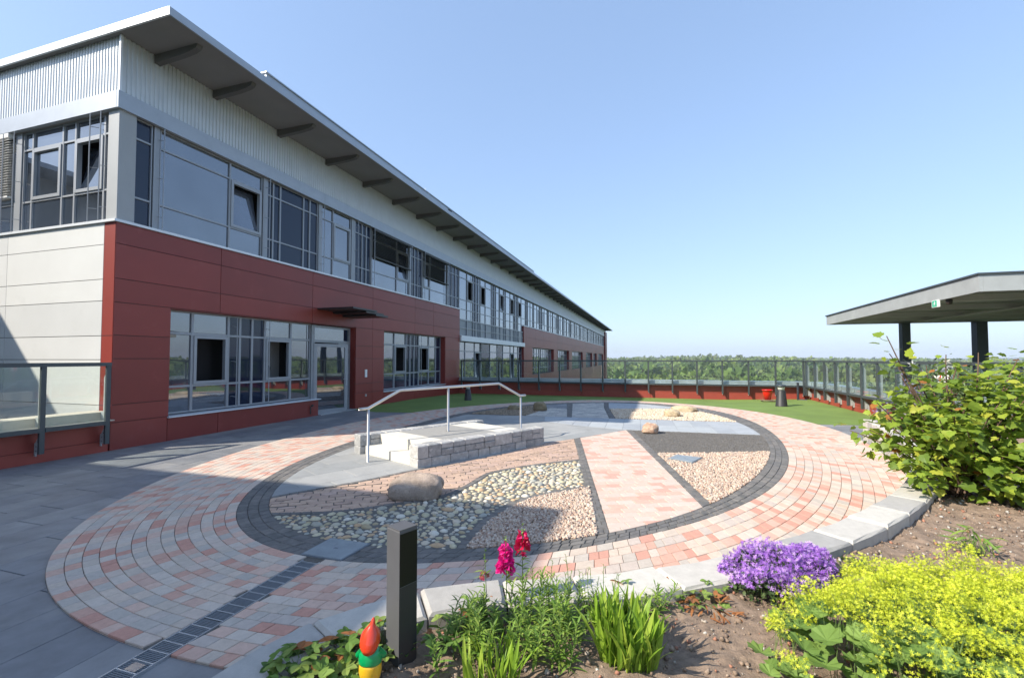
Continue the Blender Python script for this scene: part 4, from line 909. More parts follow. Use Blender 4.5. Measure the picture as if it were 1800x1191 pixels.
def cover(label, pts, z, h=.012, mark=False):
    cx = sum(p[0] for p in pts) / 4; cy = sum(p[1] for p in pts) / 4
    t = thing('access_cover', label, 'cover', (cx, cy, z)); L = [(p[0] - cx, p[1] - cy) for p in ccw(pts)]
    MB().prism([(x * 1.06, y * 1.06) for x, y in L], -.01, h * .6).build('rim', 'grate_black', t)
    MB().prism([(x * .985, y * .985) for x, y in L], h * .61, h, .002).build('lid', 'cover_metal', t)
    MB().box(-.02, .02, -.012, .012, h, h + .001).build('lifting_slot', 'grate_black', t)
cover('grey metal cover plate at the top end of the slotted drain', [(6.69, -2.57), (7.08, -2.57), (7.11, -2.22), (6.70, -2.22)], .018)
cover('square grey cover lying in the pink gravel beside the dark grit', [(9.84, 2.2), (9.98, 2.53), (10.36, 2.40), (10.18, 1.98)], .03, .02)

# ------------------------------------------------------------------ stepped training platform
PO = Vector((6.13, .43)); PEv = Vector((.494, .869)).normalized(); PF = Vector((-PEv.y, PEv.x))
def pp(e, f): q = PO + PEv * e + PF * f; return (q.x, q.y)
plat = thing('training_steps', 'low concrete practice platform with steps between two rough stone walls', 'steps', (PO.x, PO.y, 0))
def pbox(mb, e0, e1, f0, f1, z0, z1, ch=0, t=0., sk=0.):
    q = [pp(e0, f0), pp(e1, f0), pp(e1 + sk, f1), pp(e0 + sk, f1)]; mb.prism([(x - PO.x, y - PO.y) for x, y in q], z0, z1, ch, t=t); return mb
sk = -.16
pbox(MB(), .03, 2.82, .24, 1.58, -.02, .16, .004, sk=-.14).build('step', 'concrete', plat); pbox(MB(), .30, 2.45, .24, 1.58, .1601, .335, .004, sk=-.12).build('landing', 'concrete', plat)
pbox(MB(), .68, 1.86, .26, 1.56, .3352, .339, sk=-.14).build('landing_mat', 'grey_mat', plat)
def rough_wall(f0, f1, e_0, e_1):
    """rows of split blocks, some as high as two rows"""
    rows = [(0, .155), (.155, .245), (.245, .355)]; n = 8; L = e_1 - e_0
    def block(e0, e1, z0, z1):
        mb = MB(); g = .005
        q = [(e0 + g, f0), (e1 - g, f0), (e1 - g, f1), (e0 + g, f1)]
        pr = []
        for (e, f) in [(e0 + g, f0), ((e0 + e1) / 2, f0 - random.uniform(0, .012)), (e1 - g, f0 + random.uniform(-.006, .01)), (e1 - g, f1), ((e0 + e1) / 2, f1 + random.uniform(0, .01)), (e0 + g, f1)]:
            x, y = pp(e, f); pr.append((x - PO.x, y - PO.y))
        mb.prism(ccw(pr), z0 + .003, z1 - .003, .014, t=random.random() * .99); mb.build('stone_block', 'wall_stone', plat)
    e = e_0; tops = []
    for z0, z1 in rows[:1]:
        while e < e_1 - .05:
            w_ = random.choice([.3, .22, .36, .26]); w_ = min(w_, e_1 - e); w_ = e_1 - e if e_1 - e - w_ < .12 else w_; block(e, e + w_, z0, z1); e += w_
    e = e_0; first = True
    while e < e_1 - .05:
        w_ = random.choice([.24, .42, .3, .2]); 
        if first: w_ = .2
        w_ = min(w_, e_1 - e); w_ = e_1 - e if e_1 - e - w_ < .12 else w_
        if first or random.random() < .3: block(e, e + w_, .155, .355)
        else:
            block(e, e + w_, .262, .355); k = e
            h = w_ / 2 if w_ > .35 else w_
            while k < e + w_ - .01: block(k, k + h, .155, .262); k += h
        first = False; e += w_
rough_wall(0, .24, 0, 2.86); rough_wall(1.58, 1.82, -.2, 2.62)
hr = thing('handrail', 'stainless steel handrail rising over the stone stepped platform', 'handrail', (PO.x, PO.y, 0))
FC = .93
def ph(e, z): x, y = pp(e, FC); return (x - PO.x, y - PO.y, z)
for e, z0, z1 in ((-.36, .0, .87), (1.22, .335, 1.16), (3.12, 0, .87)):
    MB().tube([ph(e, z0), ph(e, z1)], .022, 12).build('post', 'stainless', hr, smooth=True); MB().tube([ph(e, z0 + .001), ph(e, z0 + .012)], .045, 14).build('base_plate', 'stainless', hr)
pts = [ph(-.52, .885), ph(-.37, .885), ph(.18, 1.14), ph(.22, 1.155), ph(2.48, 1.185), ph(2.52, 1.17), ph(3.1, .9), ph(3.26, .9)]
MB().tube(pts, .024, 12).build('grip_rail', 'stainless', hr, smooth=True)

# ------------------------------------------------------------------ rocks
def rock(name, label, loc, size, material, seed, flat=.25, sub=4):
    rg = random.Random(seed); n = 40; mb = MB(); V = []; F = []; m = 24
    ph = [(rg.uniform(0, 6), rg.uniform(0, 6), rg.uniform(0, 6)) for _ in range(6)]
    def nz(x, y, z):
        s = 0
        for k, (a, b, c) in enumerate(ph): f = 1.3 * 1.55 ** k; s += math.sin(x * f + a + 1.3 * y * f) * math.sin(y * f + b + z * f) * math.cos(z * f * 1.2 + c) / (1.5 ** k)
        return s
    for j in range(m + 1):
        th_ = PI * j / m
        for i in range(n):
            a = 2 * PI * i / n; x, y, z = math.sin(th_) * math.cos(a), math.sin(th_) * math.sin(a), math.cos(th_)
            e = 2.6; k = (abs(x) ** e + abs(y) ** e + abs(z) ** e) ** (-1 / e) * (1 + .16 * nz(x, y, z) + .05 * nz(x * 3.1, y * 3.1, z * 3.1))
            V.append((x * k * size[0] / 2, y * k * size[1] / 2, max(-.45, z * k) * size[2] * .6 + size[2] * .4))
    for j in range(m):
        for i in range(n): F.append((j * n + i, j * n + n + i, j * n + n + (i + 1) % n, j * n + (i + 1) % n))
    mb.add(V, F); o = mb.build(name, material, smooth=True, loc=loc); meta(o, label, 'rock'); return o
r1 = rock('boulder', 'big rounded brown granite boulder on the tan paving by the stone platform', (6.80, -.80, -.025), (.64, .46, .30), 'granite', 5); r1.rotation_euler.z = .3
rock('rock', 'small pink angular rock on the dark grit at the pale slab row', (9.55, 4.95, .0), (.34, .3, .24), 'pink_rock', 9)
rock('rock', 'low sandy rock in the pale gravel, nearer of the pair', (10.15, 8.2, .0), (.42, .4, .22), 'beige_rock', 12)
rock('rock', 'wide flat sandy rock in the pale gravel, farther of the pair', (10.55, 9.6, .0), (.75, .5, .2), 'beige_rock', 14)
rock('rock', 'dark mossy rock on the brown gravel in the shade', (6.1, 8.5, .0), (.42, .36, .30), 'brown_rock', 21)
rock('rock', 'pale low rock in the brown gravel behind the stone platform', (5.2, 8.5, .0), (.4, .3, .16), 'brown_rock', 22)

# ------------------------------------------------------------------ lamps, pot, bird house, bollard
def cone_lamp(label, x, y, h):
    t = thing('garden_lamp', label, 'lamp', (x, y, dip(x, y)), group='cone lamps on the turf'); k = h / .78
    MB().lathe([(.20 * k, 0), (.19 * k, .02 * k), (.135 * k, .54 * k), (.115 * k, .58 * k)], 28).build('cone', 'black_metal' if h < .6 else 'lamp_dark', t, smooth=True)
    MB().lathe([(.10 * k, .581 * k), (.12 * k, .68 * k), (.12 * k, .70 * k)], 24).build('lens', 'lamp_lens', t, smooth=True)
    MB().lathe([(.16 * k, .701 * k), (.17 * k, .73 * k), (.14 * k, .77 * k), (0.02, .78 * k)], 28).build('cap', 'dark_steel', t, smooth=True)
cone_lamp('dark cone garden lamp in the sun on the turf beside the red pot', 14.04, 12.62, .78)
cone_lamp('dark cone garden lamp in the shade behind the steel handrail', 2.4, 11.3, .62)
pt = thing('plant_pot', 'bright red plant pot on a small wooden trolley by the far parapet', 'pot', (14.05, 14.7, dip(14.05, 14.7)))
MB().lathe([(.12, .09), (.17, .36), (.185, .45), (.20, .45), (.20, .49), (.17, .49), (.16, .44), (.02, .43)], 28).build('pot', 'red_plastic', pt, smooth=True)
mb = MB()
for y in (-.16, -.05, .06): mb.box(-.24, .24, y, y + .08, .05, .08)
mb.build('trolley', 'wood_old', pt)
for x, y in ((-.2, -.12), (.2, -.12), (-.2, .12), (.2, .12)): mb = MB(); mb.tube([(x - .015, y, .027), (x + .015, y, .027)], .025, 10); mb.build('wheel', 'black_metal', pt)
bh = thing('bird_house', 'small pale bird house with sloping roof on a post behind the bush', 'bird house', (15.25, 5.55, 0))
MB().box(-.02, .02, -.02, .02, 0, 1.2).build('post', 'wood_old', bh)
MB().box(-.07, .07, -.07, .07, 1.2, 1.46).build('box', 'bird_white', bh)
mb = MB(); mb.add([(-.13, -.11, 1.44), (.11, -.11, 1.54), (.11, .11, 1.54), (-.13, .11, 1.44), (-.13, -.11, 1.455), (.11, -.11, 1.555), (.11, .11, 1.555), (-.13, .11, 1.455)], [(0, 3, 2, 1), (4, 5, 6, 7), (0, 1, 5, 4), (2, 3, 7, 6), (0, 4, 7, 3), (1, 2, 6, 5)]); mb.build('roof', 'galvanised', bh)
mb = MB(); mb.box(-.073, -.071, -.045, .045, 1.23, 1.42); mb.build('front_panel', 'gnome_red', bh)
SOIL = .36
bo = thing('bollard_light', 'square anthracite bollard light standing in the flower bed beside the gnome', 'bollard', (8.482, -3.952, SOIL), rz=math.radians(66.6 - 90))
MB().prism([(-.048, -.048), (.048, -.048), (.048, .048), (-.048, .048)], -.05, .575, .002).build('post', 'bollard_grey', bo)
MB().box(.0482, .0492, -.0465, .0465, .335, .565).build('light_panel', 'black_glossy', bo); MB().box(.0482, .0488, -.0465, .0465, -.03, .332).build('lower_panel', 'lamp_dark', bo)
MB().box(-.0475, .0475, -.0475, .0475, .5755, .583).build('cap', 'bollard_grey', bo)

# ------------------------------------------------------------------ raised bed: kerb stones and soil
kerb = thing('raised_bed_kerb', 'curved kerb of pale stone blocks around the raised flower bed', 'kerb', (0, 0, 0))
KW = offset_line(KI, .265); cum = [0]
for a, b in zip(KI, KI[1:]): cum.append(cum[-1] + math.hypot(a[0] - b[0], a[1] - b[1]))
def kp(L, d):
    k = max(0, min(len(cum) - 2, int(np.searchsorted(cum, d, side='right')) - 1)); t = (d - cum[k]) / (cum[k + 1] - cum[k]); a, b = L[k], L[k + 1]; return (a[0] + (b[0] - a[0]) * t, a[1] + (b[1] - a[1]) * t)
d = 0; kk = 0; kt = [0.05, .3, .45, .1, .5, .7, .25, .05, .85, .5]
while d < cum[-1] - .1:
    w_ = random.uniform(.40, .58) if d > 4.5 else random.uniform(.3, .36); d1 = min(cum[-1], d + w_); g = .005
    q = [kp(KI, d + g), kp(KI, (d + d1) / 2), kp(KI, d1 - g), kp(KW, d1 - g), kp(KW, (d + d1) / 2), kp(KW, d + g)]
    m = MB(); m.prism(ccw(q), -.03, .43 + random.uniform(-.006, .006), .016, t=kt[kk % 10] + .02, tilt=(random.uniform(-.01, .01),) * 2); m.build('kerb_stone', 'kerb_stone', kerb); d = d1; kk += 1
# soil
def vnoise(X, Y, f, seed):
    r = np.random.default_rng(seed); T = r.random((64, 64)); x = X * f; y = Y * f; i = np.floor(x).astype(int); j = np.floor(y).astype(int); u = x - i; v = y - j; u = u * u * (3 - 2 * u); v = v * v * (3 - 2 * v)
    g = lambda a, b: T[a % 64, b % 64]
    return (g(i, j) * (1 - u) + g(i + 1, j) * u) * (1 - v) + (g(i, j + 1) * (1 - u) + g(i + 1, j + 1) * u) * v - .5
def soil_z(X, Y): return SOIL - .012 + .05 * vnoise(X, Y, 1.6, 1) + .03 * vnoise(X, Y, 6, 2) + .018 * vnoise(X, Y, 19, 3) + .016 * vnoise(X, Y, 46, 4)
st = .022
gx = np.arange(7.6, 15.6, st); gy = np.arange(-5.6, 5.6, st); X, Y = np.meshgrid(gx, gy, indexing='ij'); Z = soil_z(X, Y)
KM = offset_line(KI, .10); bedpoly = KM + [(15.64, -6.4), (15.64, 5.4)]
ok = inside(bedpoly, X.ravel(), Y.ravel()).reshape(X.shape); cellok = ok[:-1, :-1] & ok[1:, :-1] & ok[:-1, 1:] & ok[1:, 1:]
idx = np.arange(X.size).reshape(X.shape); F = np.stack([idx[:-1, :-1][cellok], idx[1:, :-1][cellok], idx[1:, 1:][cellok], idx[:-1, 1:][cellok]], 1)
used, inv = np.unique(F, return_inverse=True); V = np.stack([X.ravel(), Y.ravel(), Z.ravel()], 1)[used]
soil = np_mesh('bed_soil', V, inv.reshape(F.shape), 'soil', smooth=True); structure(soil)
n = 15000; BV = [p for p in offset_line(KI, .27)[14:]] + [(9, -6), (14.5, -3), (14.5, 1)]
q = np.concatenate([scatter([(7.9, -5), (11, -5), (14, -2), (14, 1), (12.6, 1), (8, -4)], n)]); qk = inside(offset_line(KI, .275) + [(15.64, -6.4), (15.64, 5.4)], q[:, 0], q[:, 1]); q = q[qk]; n = len(q)
s = .003 + .017 * RNG.random(n) ** 3.5; M = rand_rot(n) * s[:, None, None] * RNG.uniform(.7, 1.2, (n, 1, 3)); P = np.c_[q, soil_z(q[:, 0], q[:, 1]) + s * .4]
V, F, T = inst(chips_t, RNG.integers(0, 6, n), M, P, RNG.random(n) ** 1.5 * .999); o = np_mesh('soil_crumbs', V, F, 'clod', T, soil, kind='stuff')
def sz(x, y): return float(soil_z(np.array([x]), np.array([y]))[0])
#PLANTS
# ------------------------------------------------------------------ plants
def fan(pts, c, zf):
    V = [(c[0], c[1], zf(*c))] + [(x, y, zf(x, y)) for x, y in pts]; n = len(pts)
    return np.array(V, float), np.array([(0, 1 + i, 1 + (i + 1) % n) for i in range(n)])
def mirror(h): return h + [(-x, y) for x, y in reversed(h[1:-1])]
def lf_lobed(z=.28): return fan(mirror([(0, 0), (.26, -.06), (.48, .10), (.40, .26), (.56, .50), (.36, .54), (.32, .70), (.16, .78), (0, 1.02)]), (0, .36), lambda x, y: z * abs(x) - .16 * y * y)
def lf_round(k=9):
    P = []
    for i in range(2 * k + 1):
        a = -PI / 2 + .22 + (2 * PI - .44) * i / (2 * k); r = .5 if i % 2 else .585; P.append((r * math.cos(a), .5 + r * math.sin(a)))
    P = [(0, .28)] + P
    return fan(P, (0, .42), lambda x, y: .42 * math.hypot(x, y - .42) ** 1.3 - .08 * math.cos(8 * math.atan2(y - .42, x)) * math.hypot(x, y - .42))
def lf_oval(w_=.34, z=.3, n=5): 
    h = [(0, 0)] + [(w_ * math.sin(PI * t) ** .8, t) for t in (.15, .35, .55, .75, .9)] + [(0, 1)]
    return fan(mirror(h), (0, .5), lambda x, y: z * abs(x) - .12 * y * y)
def lf_blade(w_=.07, bend=.35, n=6, tip=.0):
    V = []; F = []
    for i in range(n + 1):
        t = i / n; ww = w_ * (math.sin(PI * min(.98, t * .82 + .14)) ** .7) * (1 if i < n else .04); V += [(-ww, t, -bend * t * t + .25 * ww), (0, t, -bend * t * t), (ww, t, -bend * t * t + .25 * ww)]
    for i in range(n):
        a = 3 * i
        for k in (0, 1): F += [(a + k, a + k + 1, a + k + 4), (a + k, a + k + 4, a + k + 3)]
    return np.array(V), np.array(F)
def fl_star(n=5, cup=.3):
    V = [(0, 0, 0)]; F = []
    for k in range(n):
        a = 2 * PI * k / n; V += [(.5 * math.cos(a - .38), .5 * math.sin(a - .38), cup * .5), (math.cos(a), math.sin(a), cup), (.5 * math.cos(a + .38), .5 * math.sin(a + .38), cup * .5)]
        b = 1 + 3 * k; F += [(0, b, b + 1), (0, b + 1, b + 2)]
    return np.array(V), np.array(F)
LOBED = [lf_lobed(.28), lf_lobed(.1), lf_lobed(-.12)]; ROUND = [lf_round(9), lf_round(8)]; OVAL = [lf_oval(), lf_oval(.3, .15)]
BLADE = [lf_blade(.045, .2), lf_blade(.038, .45), lf_blade(.05, .05)]; LANCE = [lf_blade(.10, .25, 4), lf_blade(.085, .6, 4)]; STAR = [fl_star(), fl_star(5, .6)]
CACHE = {}
def leaves(parent, name, templates, D, P, size, material, limit=0, roll=None, ntint=7, tint=None, rng=RNG):
    """D directions (n,3), P bases (n,3); nearest `limit` become leaf objects sharing meshes, the rest one part"""
    n = len(P); D = np.asarray(D, float); P = np.asarray(P, float); size = np.broadcast_to(size, (n,)).astype(float)
    roll = rng.normal(0, .5, n) if roll is None else roll; M = frame_from(D, roll) * size[:, None, None]
    wh = rng.integers(0, len(templates), n); t = rng.random(n) * .999 if tint is None else tint; L = np.array(parent.location)
    d = np.linalg.norm(P - np.array(CAM), axis=1); near = np.argsort(d)[:limit]; far_ = np.argsort(d)[limit:]
    for i in near:
        key = (name, material, id(templates), int(wh[i]), int(t[i] * ntint))
        if key not in CACHE:
            V, F = templates[wh[i]]; mb = MB(); mb.add(V.tolist(), F.tolist(), t=(int(t[i] * ntint) + .5) / ntint); o = mb.build(name, material, smooth=False); CACHE[key] = o.data; bpy.data.objects.remove(o)
        o = bpy.data.objects.new(name, CACHE[key]); A = np.eye(4); A[:3, :3] = M[i]; A[:3, 3] = P[i] - L; o.parent = parent; o.matrix_basis = Matrix(A.tolist()); COL.objects.link(o)
    if len(far_):
        V, F, T = inst(templates, wh[far_], M[far_], P[far_] - L, t[far_]); np_mesh(name if not limit else name + '_mass', V, F, material, T, parent, kind='stuff')
def upward(n, spread, rng=RNG):
    v = rng.normal(0, spread, (n, 3)); v[:, 2] = 1; return v / np.linalg.norm(v, axis=1)[:, None]
def bez(p0, p1, p2, t): return p0 * (1 - t) ** 2 + p1 * 2 * t * (1 - t) + p2 * t * t
def stems(parent, name, S_, material, r=.004, n=5):
    mb = MB(); L = Vector(parent.location)
    for pts, rr in S_: mb.tube([Vector(p) - L for p in pts], rr, n, cap=False, rs=[rr * (1 - .6 * i / (len(pts) - 1)) for i in range(len(pts))])
    o = mb.build(name, material, parent, smooth=True); return o
R3 = np.array(RGT); F3 = np.array(FWD); U3 = np.array([0, 0, 1.])
def bush(name, label, base, branches, material, lsize, per, cat='bush', templates=LOBED, limit=300, rad=.10, stem='bark', r0=.012, seed=1, tint=None, start=.35):
    rng = np.random.default_rng(seed); b = np.array(base); t = thing(name, label, cat, base); LP = []; LD = []; ST = []
    for (a, f, z, k) in branches:
        root = b + rng.normal(0, .05, 3) * [1, 1, 0]; tip = b + R3 * a + F3 * f; tip[2] = z
        mid = root * .45 + tip * .55 + U3 * (z - b[2]) * .22 + rng.normal(0, .04, 3)
        ts = np.linspace(0, 1, 9); line = [bez(root, mid, tip, q) for q in ts]; ST.append((line, r0))
        n = int(per * k); tt = start + (1 - start) * rng.random(n) ** .8; c = np.array([bez(root, mid, tip, q) for q in tt])
        off = rng.normal(0, rad, (n, 3)); p = c + off; LP.append(p); out = off * 4 + rng.normal(0, .35, (n, 3)); out[:, 2] = out[:, 2] * .5 + rng.uniform(-.75, .05, n)
        LD.append(out + (c - b) * .3)
    # petioles of the outer leaves
    P = np.concatenate(LP); D = np.concatenate(LD); n = len(P); ok = P[:, 2] > b[2] + .06; P = P[ok]; D = D[ok]; n = len(P)
    s = lsize * rng.uniform(.6, 1.25, n)
    # blades lie fairly level and face the light
    up = upward(n, .45, rng); Dn = D / np.linalg.norm(D, axis=1)[:, None]; Dn[:, 2] = np.clip(Dn[:, 2], -.9, .3)
    tn = None
    if tint is not None: tn = tint(rng, P)
    leaves(t, 'leaf', templates, Dn, P, s, material, limit, roll=rng.normal(0, .45, n), tint=tn, rng=rng)
    stems(t, 'branch', ST, stem); return t
rb = random.Random(4)
br = []
for k in range(46):
    a = rb.uniform(-.74, .95); f = rb.uniform(-.55, .65); zt = (1.50 if a > -.12 else 1.27) - .3 * max(0, -a - .5) - rb.random() ** 1.3 * .68
    br.append((a, f, zt, 1))
br += [(-.60, .1, 1.93, .45), (-.56, .12, 1.75, .5), (-.5, .05, 1.5, .4), (-.84, -.05, 1.27, .6), (-.78, -.1, 1.12, .6), (-.8, .1, .98, .4), (-.74, -.2, .78, .5), (-.64, -.25, .62, .5), (.0, .1, 1.74, .3), (.33, .1, 1.76, .3), (.62, .0, 1.7, .3), (-.3, .1, 1.5, .3), (.05, .05, 1.60, .8), (.2, .1, 1.52, 1), (.55, .2, 1.55, .8), (.75, .1, 1.45, 1), (-.1, 0, 1.45, .8), (.45, -.3, .75, .8), (.7, -.35, .7, 1), (.2, -.35, .85, .6)]
def btint(rng, P):
    t = rng.random(len(P)) * .72; hi = rng.random(len(P)) < .18; t[hi] = .58 + .27 * rng.random(hi.sum()); t[rng.random(len(P)) < .012] = .95; return t
bush('currant_bush', 'large yellow-green currant bush leaning over the pale kerb at the right', (12.47, -.2, SOIL), br, 'leaf_bush', .080, 40, rad=.085, seed=3, tint=btint, r0=.011)
bush('leafy_shrub', 'broad-leaved green shrub low at the right edge, in front of the currant bush', (12.95, -.62, SOIL), [(rb.uniform(-.42, .5), rb.uniform(-.45, .3), rb.uniform(.5, 1.05), 1) for _ in range(22)], 'leaf_bush', .115, 26, rad=.08, seed=8, limit=200, tint=lambda r, P: r.random(len(P)) * .62, start=.25)
bush('tall_shrub', 'upright green shrub with a few orange leaves at the right edge', (13.6, .35, SOIL), [(rb.uniform(-.3, .6), rb.uniform(-.4, .4), rb.uniform(1.1, 1.72), 1) for _ in range(20)], 'leaf_bush', .085, 44, rad=.1, seed=18, limit=60, tint=btint)
rs = bush('rose_bush', 'dark rose bush with small white flowers behind the currant bush', (13.0, 1.3, SOIL), [(rb.uniform(-.25, .3), rb.uniform(-.25, .25), rb.uniform(1.2, 1.66), 1) for _ in range(16)], 'leaf_dark', .045, 70, rad=.07, seed=9, templates=OVAL, limit=0)
q = np.array([(13.0 - .22, 1.25, 1.62), (13.1, 1.2, 1.66), (12.95, 1.1, 1.45), (13.2, 1.3, 1.55), (12.85, 1.2, 1.34), (13.12, 1.15, 1.38)]); leaves(rs, 'rose_flower', STAR, upward(6, .6), q, .055, 'flower_white', 6)
def spray(name, label, base, tops, mat_f, seed):
    rng = np.random.default_rng(seed); t = thing(name, label, 'flower', base); ST = []; P = []
    for (x, y, z) in tops:
        ST.append(([np.array(base) + rng.normal(0, .03, 3) * [1, 1, 0], (np.array(base) + [x, y, z]) / 2 + rng.normal(0, .05, 3), np.array([x, y, z])], .004)); n = 42
        P.append(np.array([x, y, z]) + rng.normal(0, 1, (n, 3)) * [.035, .035, .07])
    P = np.concatenate(P); leaves(t, 'flower', STAR, upward(len(P), 1, rng), P, .016, mat_f, 0, rng=rng); stems(t, 'stem', ST, 'stem_green'); return t
spray('catmint', 'lavender-blue flower spikes standing among the bush leaves', (12.6, .4, SOIL), [(12.42, .42, 1.27), (12.5, .5, 1.15), (12.55, .45, 1.05), (12.36, .4, 1.36)], 'flower_lavender', 1)
spray('catmint', 'mauve flower spikes over the kerb at the left of the bush', (12.5, .5, SOIL), [(12.12, .32, 1.12), (12.2, .35, 1.02), (12.05, .38, 1.05), (12.22, .3, .92)], 'flower_lavender', 2)

def small_plant(name, label, x, y, n, material, templates, size, hgt, spread, cat='plant', group=None, limit=80, seed=0, petiole=True, flat=.9, tint=None):
    rng = np.random.default_rng(seed + 50); z = sz(x, y); t = thing(name, label, cat, (x, y, z), group); b = np.array([x, y, z])
    a = rng.uniform(0, 2 * PI, n); r = spread * np.sqrt(rng.random(n)); P = b + np.stack([r * np.cos(a), r * np.sin(a), hgt * (1 - .5 * (r / spread) ** 2) * rng.uniform(.45, 1, n)], 1)
    D = np.stack([np.cos(a), np.sin(a), rng.normal(.15, .3, n)], 1) + rng.normal(0, .4, (n, 3)) * [1, 1, .4]
    leaves(t, 'leaf', templates, D, P, size * rng.uniform(.65, 1.2, n), material, limit, roll=rng.normal(0, .35, n), rng=rng, tint=tint(rng, n) if tint else None)
    if petiole: stems(t, 'stem', [([b + rng.normal(0, .012, 3) * [1, 1, 0], b * .4 + p * .6 + rng.normal(0, .01, 3), p], .0022) for p in P[:60]], 'stem_green', n=4)
    return t
TRI = []
for tpl in OVAL:
    V, F = tpl; VV = []; FF = []
    for k, an in enumerate((-1.15, 0, 1.15)):
        c, s_ = math.cos(an), math.sin(an); W = V.copy() * .62; W = np.stack([W[:, 0] * c + W[:, 1] * s_, -W[:, 0] * s_ + W[:, 1] * c, W[:, 2]], 1); VV.append(W); FF.append(F + len(V) * k)
    TRI.append((np.concatenate(VV), np.concatenate(FF)))
berries = [(8.17, -4.24, 'strawberry plant at the left tip of the bed beside the kerb', 46), (8.30, -4.10, 'strawberry plant between the kerb and the gnome', 50), (8.38, -3.95, 'strawberry plant behind the gnome against the kerb', 44), (8.62, -3.80, 'strawberry plant just behind the bollard light', 22), (8.32, -4.32, 'strawberry plant left of the gnome at the bottom edge', 26), (8.72, -3.62, 'strawberry plant beside the kerb right of the bollard light', 22)]
for k, (x, y, l, n) in enumerate(berries): small_plant('strawberry_plant', l, x, y, n, 'leaf_berry', TRI, .078, .135, .13, group='strawberry plants in the bed', seed=k, limit=30, tint=lambda r, m: r.random(m) ** 1.3 * .95)
small_plant('strawberry_plant', 'green and red-brown strawberry plant at the kerb right of the blade-leaved clump', 9.75, -3.05, 34, 'leaf_berry', TRI, .07, .08, .2, group='strawberry plants in the bed', seed=9, limit=34, tint=lambda r, m: np.where(r.random(m) < .35, .95, r.random(m) * .75))
small_plant('strawberry_plant', 'small strawberry plant at the kerb behind the blade-leaved clump', 9.42, -3.12, 18, 'leaf_berry', TRI, .065, .1, .09, group='strawberry plants in the bed', seed=10, limit=18)
small_plant('strawberry_plant', 'strawberry runner plant at the foot of the purple flowers', 9.88, -2.92, 16, 'leaf_berry', TRI, .065, .09, .09, group='strawberry plants in the bed', seed=11, limit=16)
small_plant('dead_leaves', 'patch of dry red-brown leaves on the soil beside the kerb', 9.85, -3.1, 60, 'leaf_berry', LANCE, .06, .03, .16, seed=12, petiole=False, limit=0, tint=lambda r, m: np.full(m, .95))
small_plant('weed', 'small leafy weed alone on the bare soil above the yellow flowers', 11.69, -1.84, 46, 'leaf_weed', LANCE, .085, .19, .10, seed=13, limit=46)
small_plant('weed', 'small weed on the soil at the right edge', 12.25, -1.7, 30, 'leaf_weed', OVAL, .08, .16, .09, seed=14, limit=30)
small_plant('weed', 'low grey-green tuft between the purple and the yellow flowers', 10.72, -2.33, 60, 'leaf_dark', BLADE, .12, .03, .1, seed=15, limit=0, petiole=False)

def blade_clump(name, label, x, y, n, spread, hgt, seed, lean=.28, material='leaf_blade', templates=BLADE, limit=120, cat='plant', group=None):
    rng = np.random.default_rng(seed); z = sz(x, y); t = thing(name, label, cat, (x, y, z), group)
    a = rng.uniform(0, 2 * PI, n); r = spread * np.sqrt(rng.random(n)); P = np.stack([x + r * np.cos(a), y + r * np.sin(a), np.full(n, z - .01)], 1)
    D = np.stack([np.cos(a) * lean * r / spread, np.sin(a) * lean * r / spread, np.ones(n)], 1) + rng.normal(0, .08, (n, 3)) * [1, 1, 0]
    leaves(t, 'blade', templates, D, P, hgt * rng.uniform(.45, 1.08, n), material, limit, roll=rng.uniform(0, 2 * PI, n), rng=rng); return t
blade_clump('crocosmia_clump', 'dense clump of upright bright green blades in the middle of the bed', 9.46, -3.66, 300, .125, .275, 3, limit=300, lean=.16)
blade_clump('grass_tuft', 'loose tuft of thin blades at the bottom edge right of the bollard light', 8.93, -3.98, 80, .12, .2, 5, limit=80)
def leafy_stems(name, label, pos, seed, hgt=.3, per=34, lsize=.075, material='leaf_weed', group='tall weeds in the bed', templates=LANCE, limit=40):
    rng = np.random.default_rng(seed); x0, y0 = pos; z0 = sz(x0, y0); t = thing(name, label, 'weed', (x0, y0, z0), group); ST = []; P = []; D = []
    for k in range(7):
        b = np.array([x0, y0, z0]) + rng.normal(0, .045, 3) * [1, 1, 0]; top = b + np.array([rng.normal(0, .04), rng.normal(0, .04), hgt * rng.uniform(.55, 1.1)])
        m = (b + top) / 2 + rng.normal(0, .012, 3); ST.append(([bez(b, m, top, q) for q in np.linspace(0, 1, 5)], .0028))
        for j in range(per):
            q = (j + .5) / per; a = j * 2.4 + rng.normal(0, .2); P.append(bez(b, m, top, .12 + .88 * q)); D.append([math.cos(a), math.sin(a), .55 + .9 * q]); 
    P = np.array(P); D = np.array(D); s = lsize * rng.uniform(.6, 1.1, len(P)) * (1 - .45 * np.tile(np.linspace(0, 1, per), 7))
    leaves(t, 'leaf', templates, D, P, s, material, limit, roll=rng.normal(0, .3, len(P)), rng=rng); stems(t, 'stem', ST, 'stem_green', n=5); return t
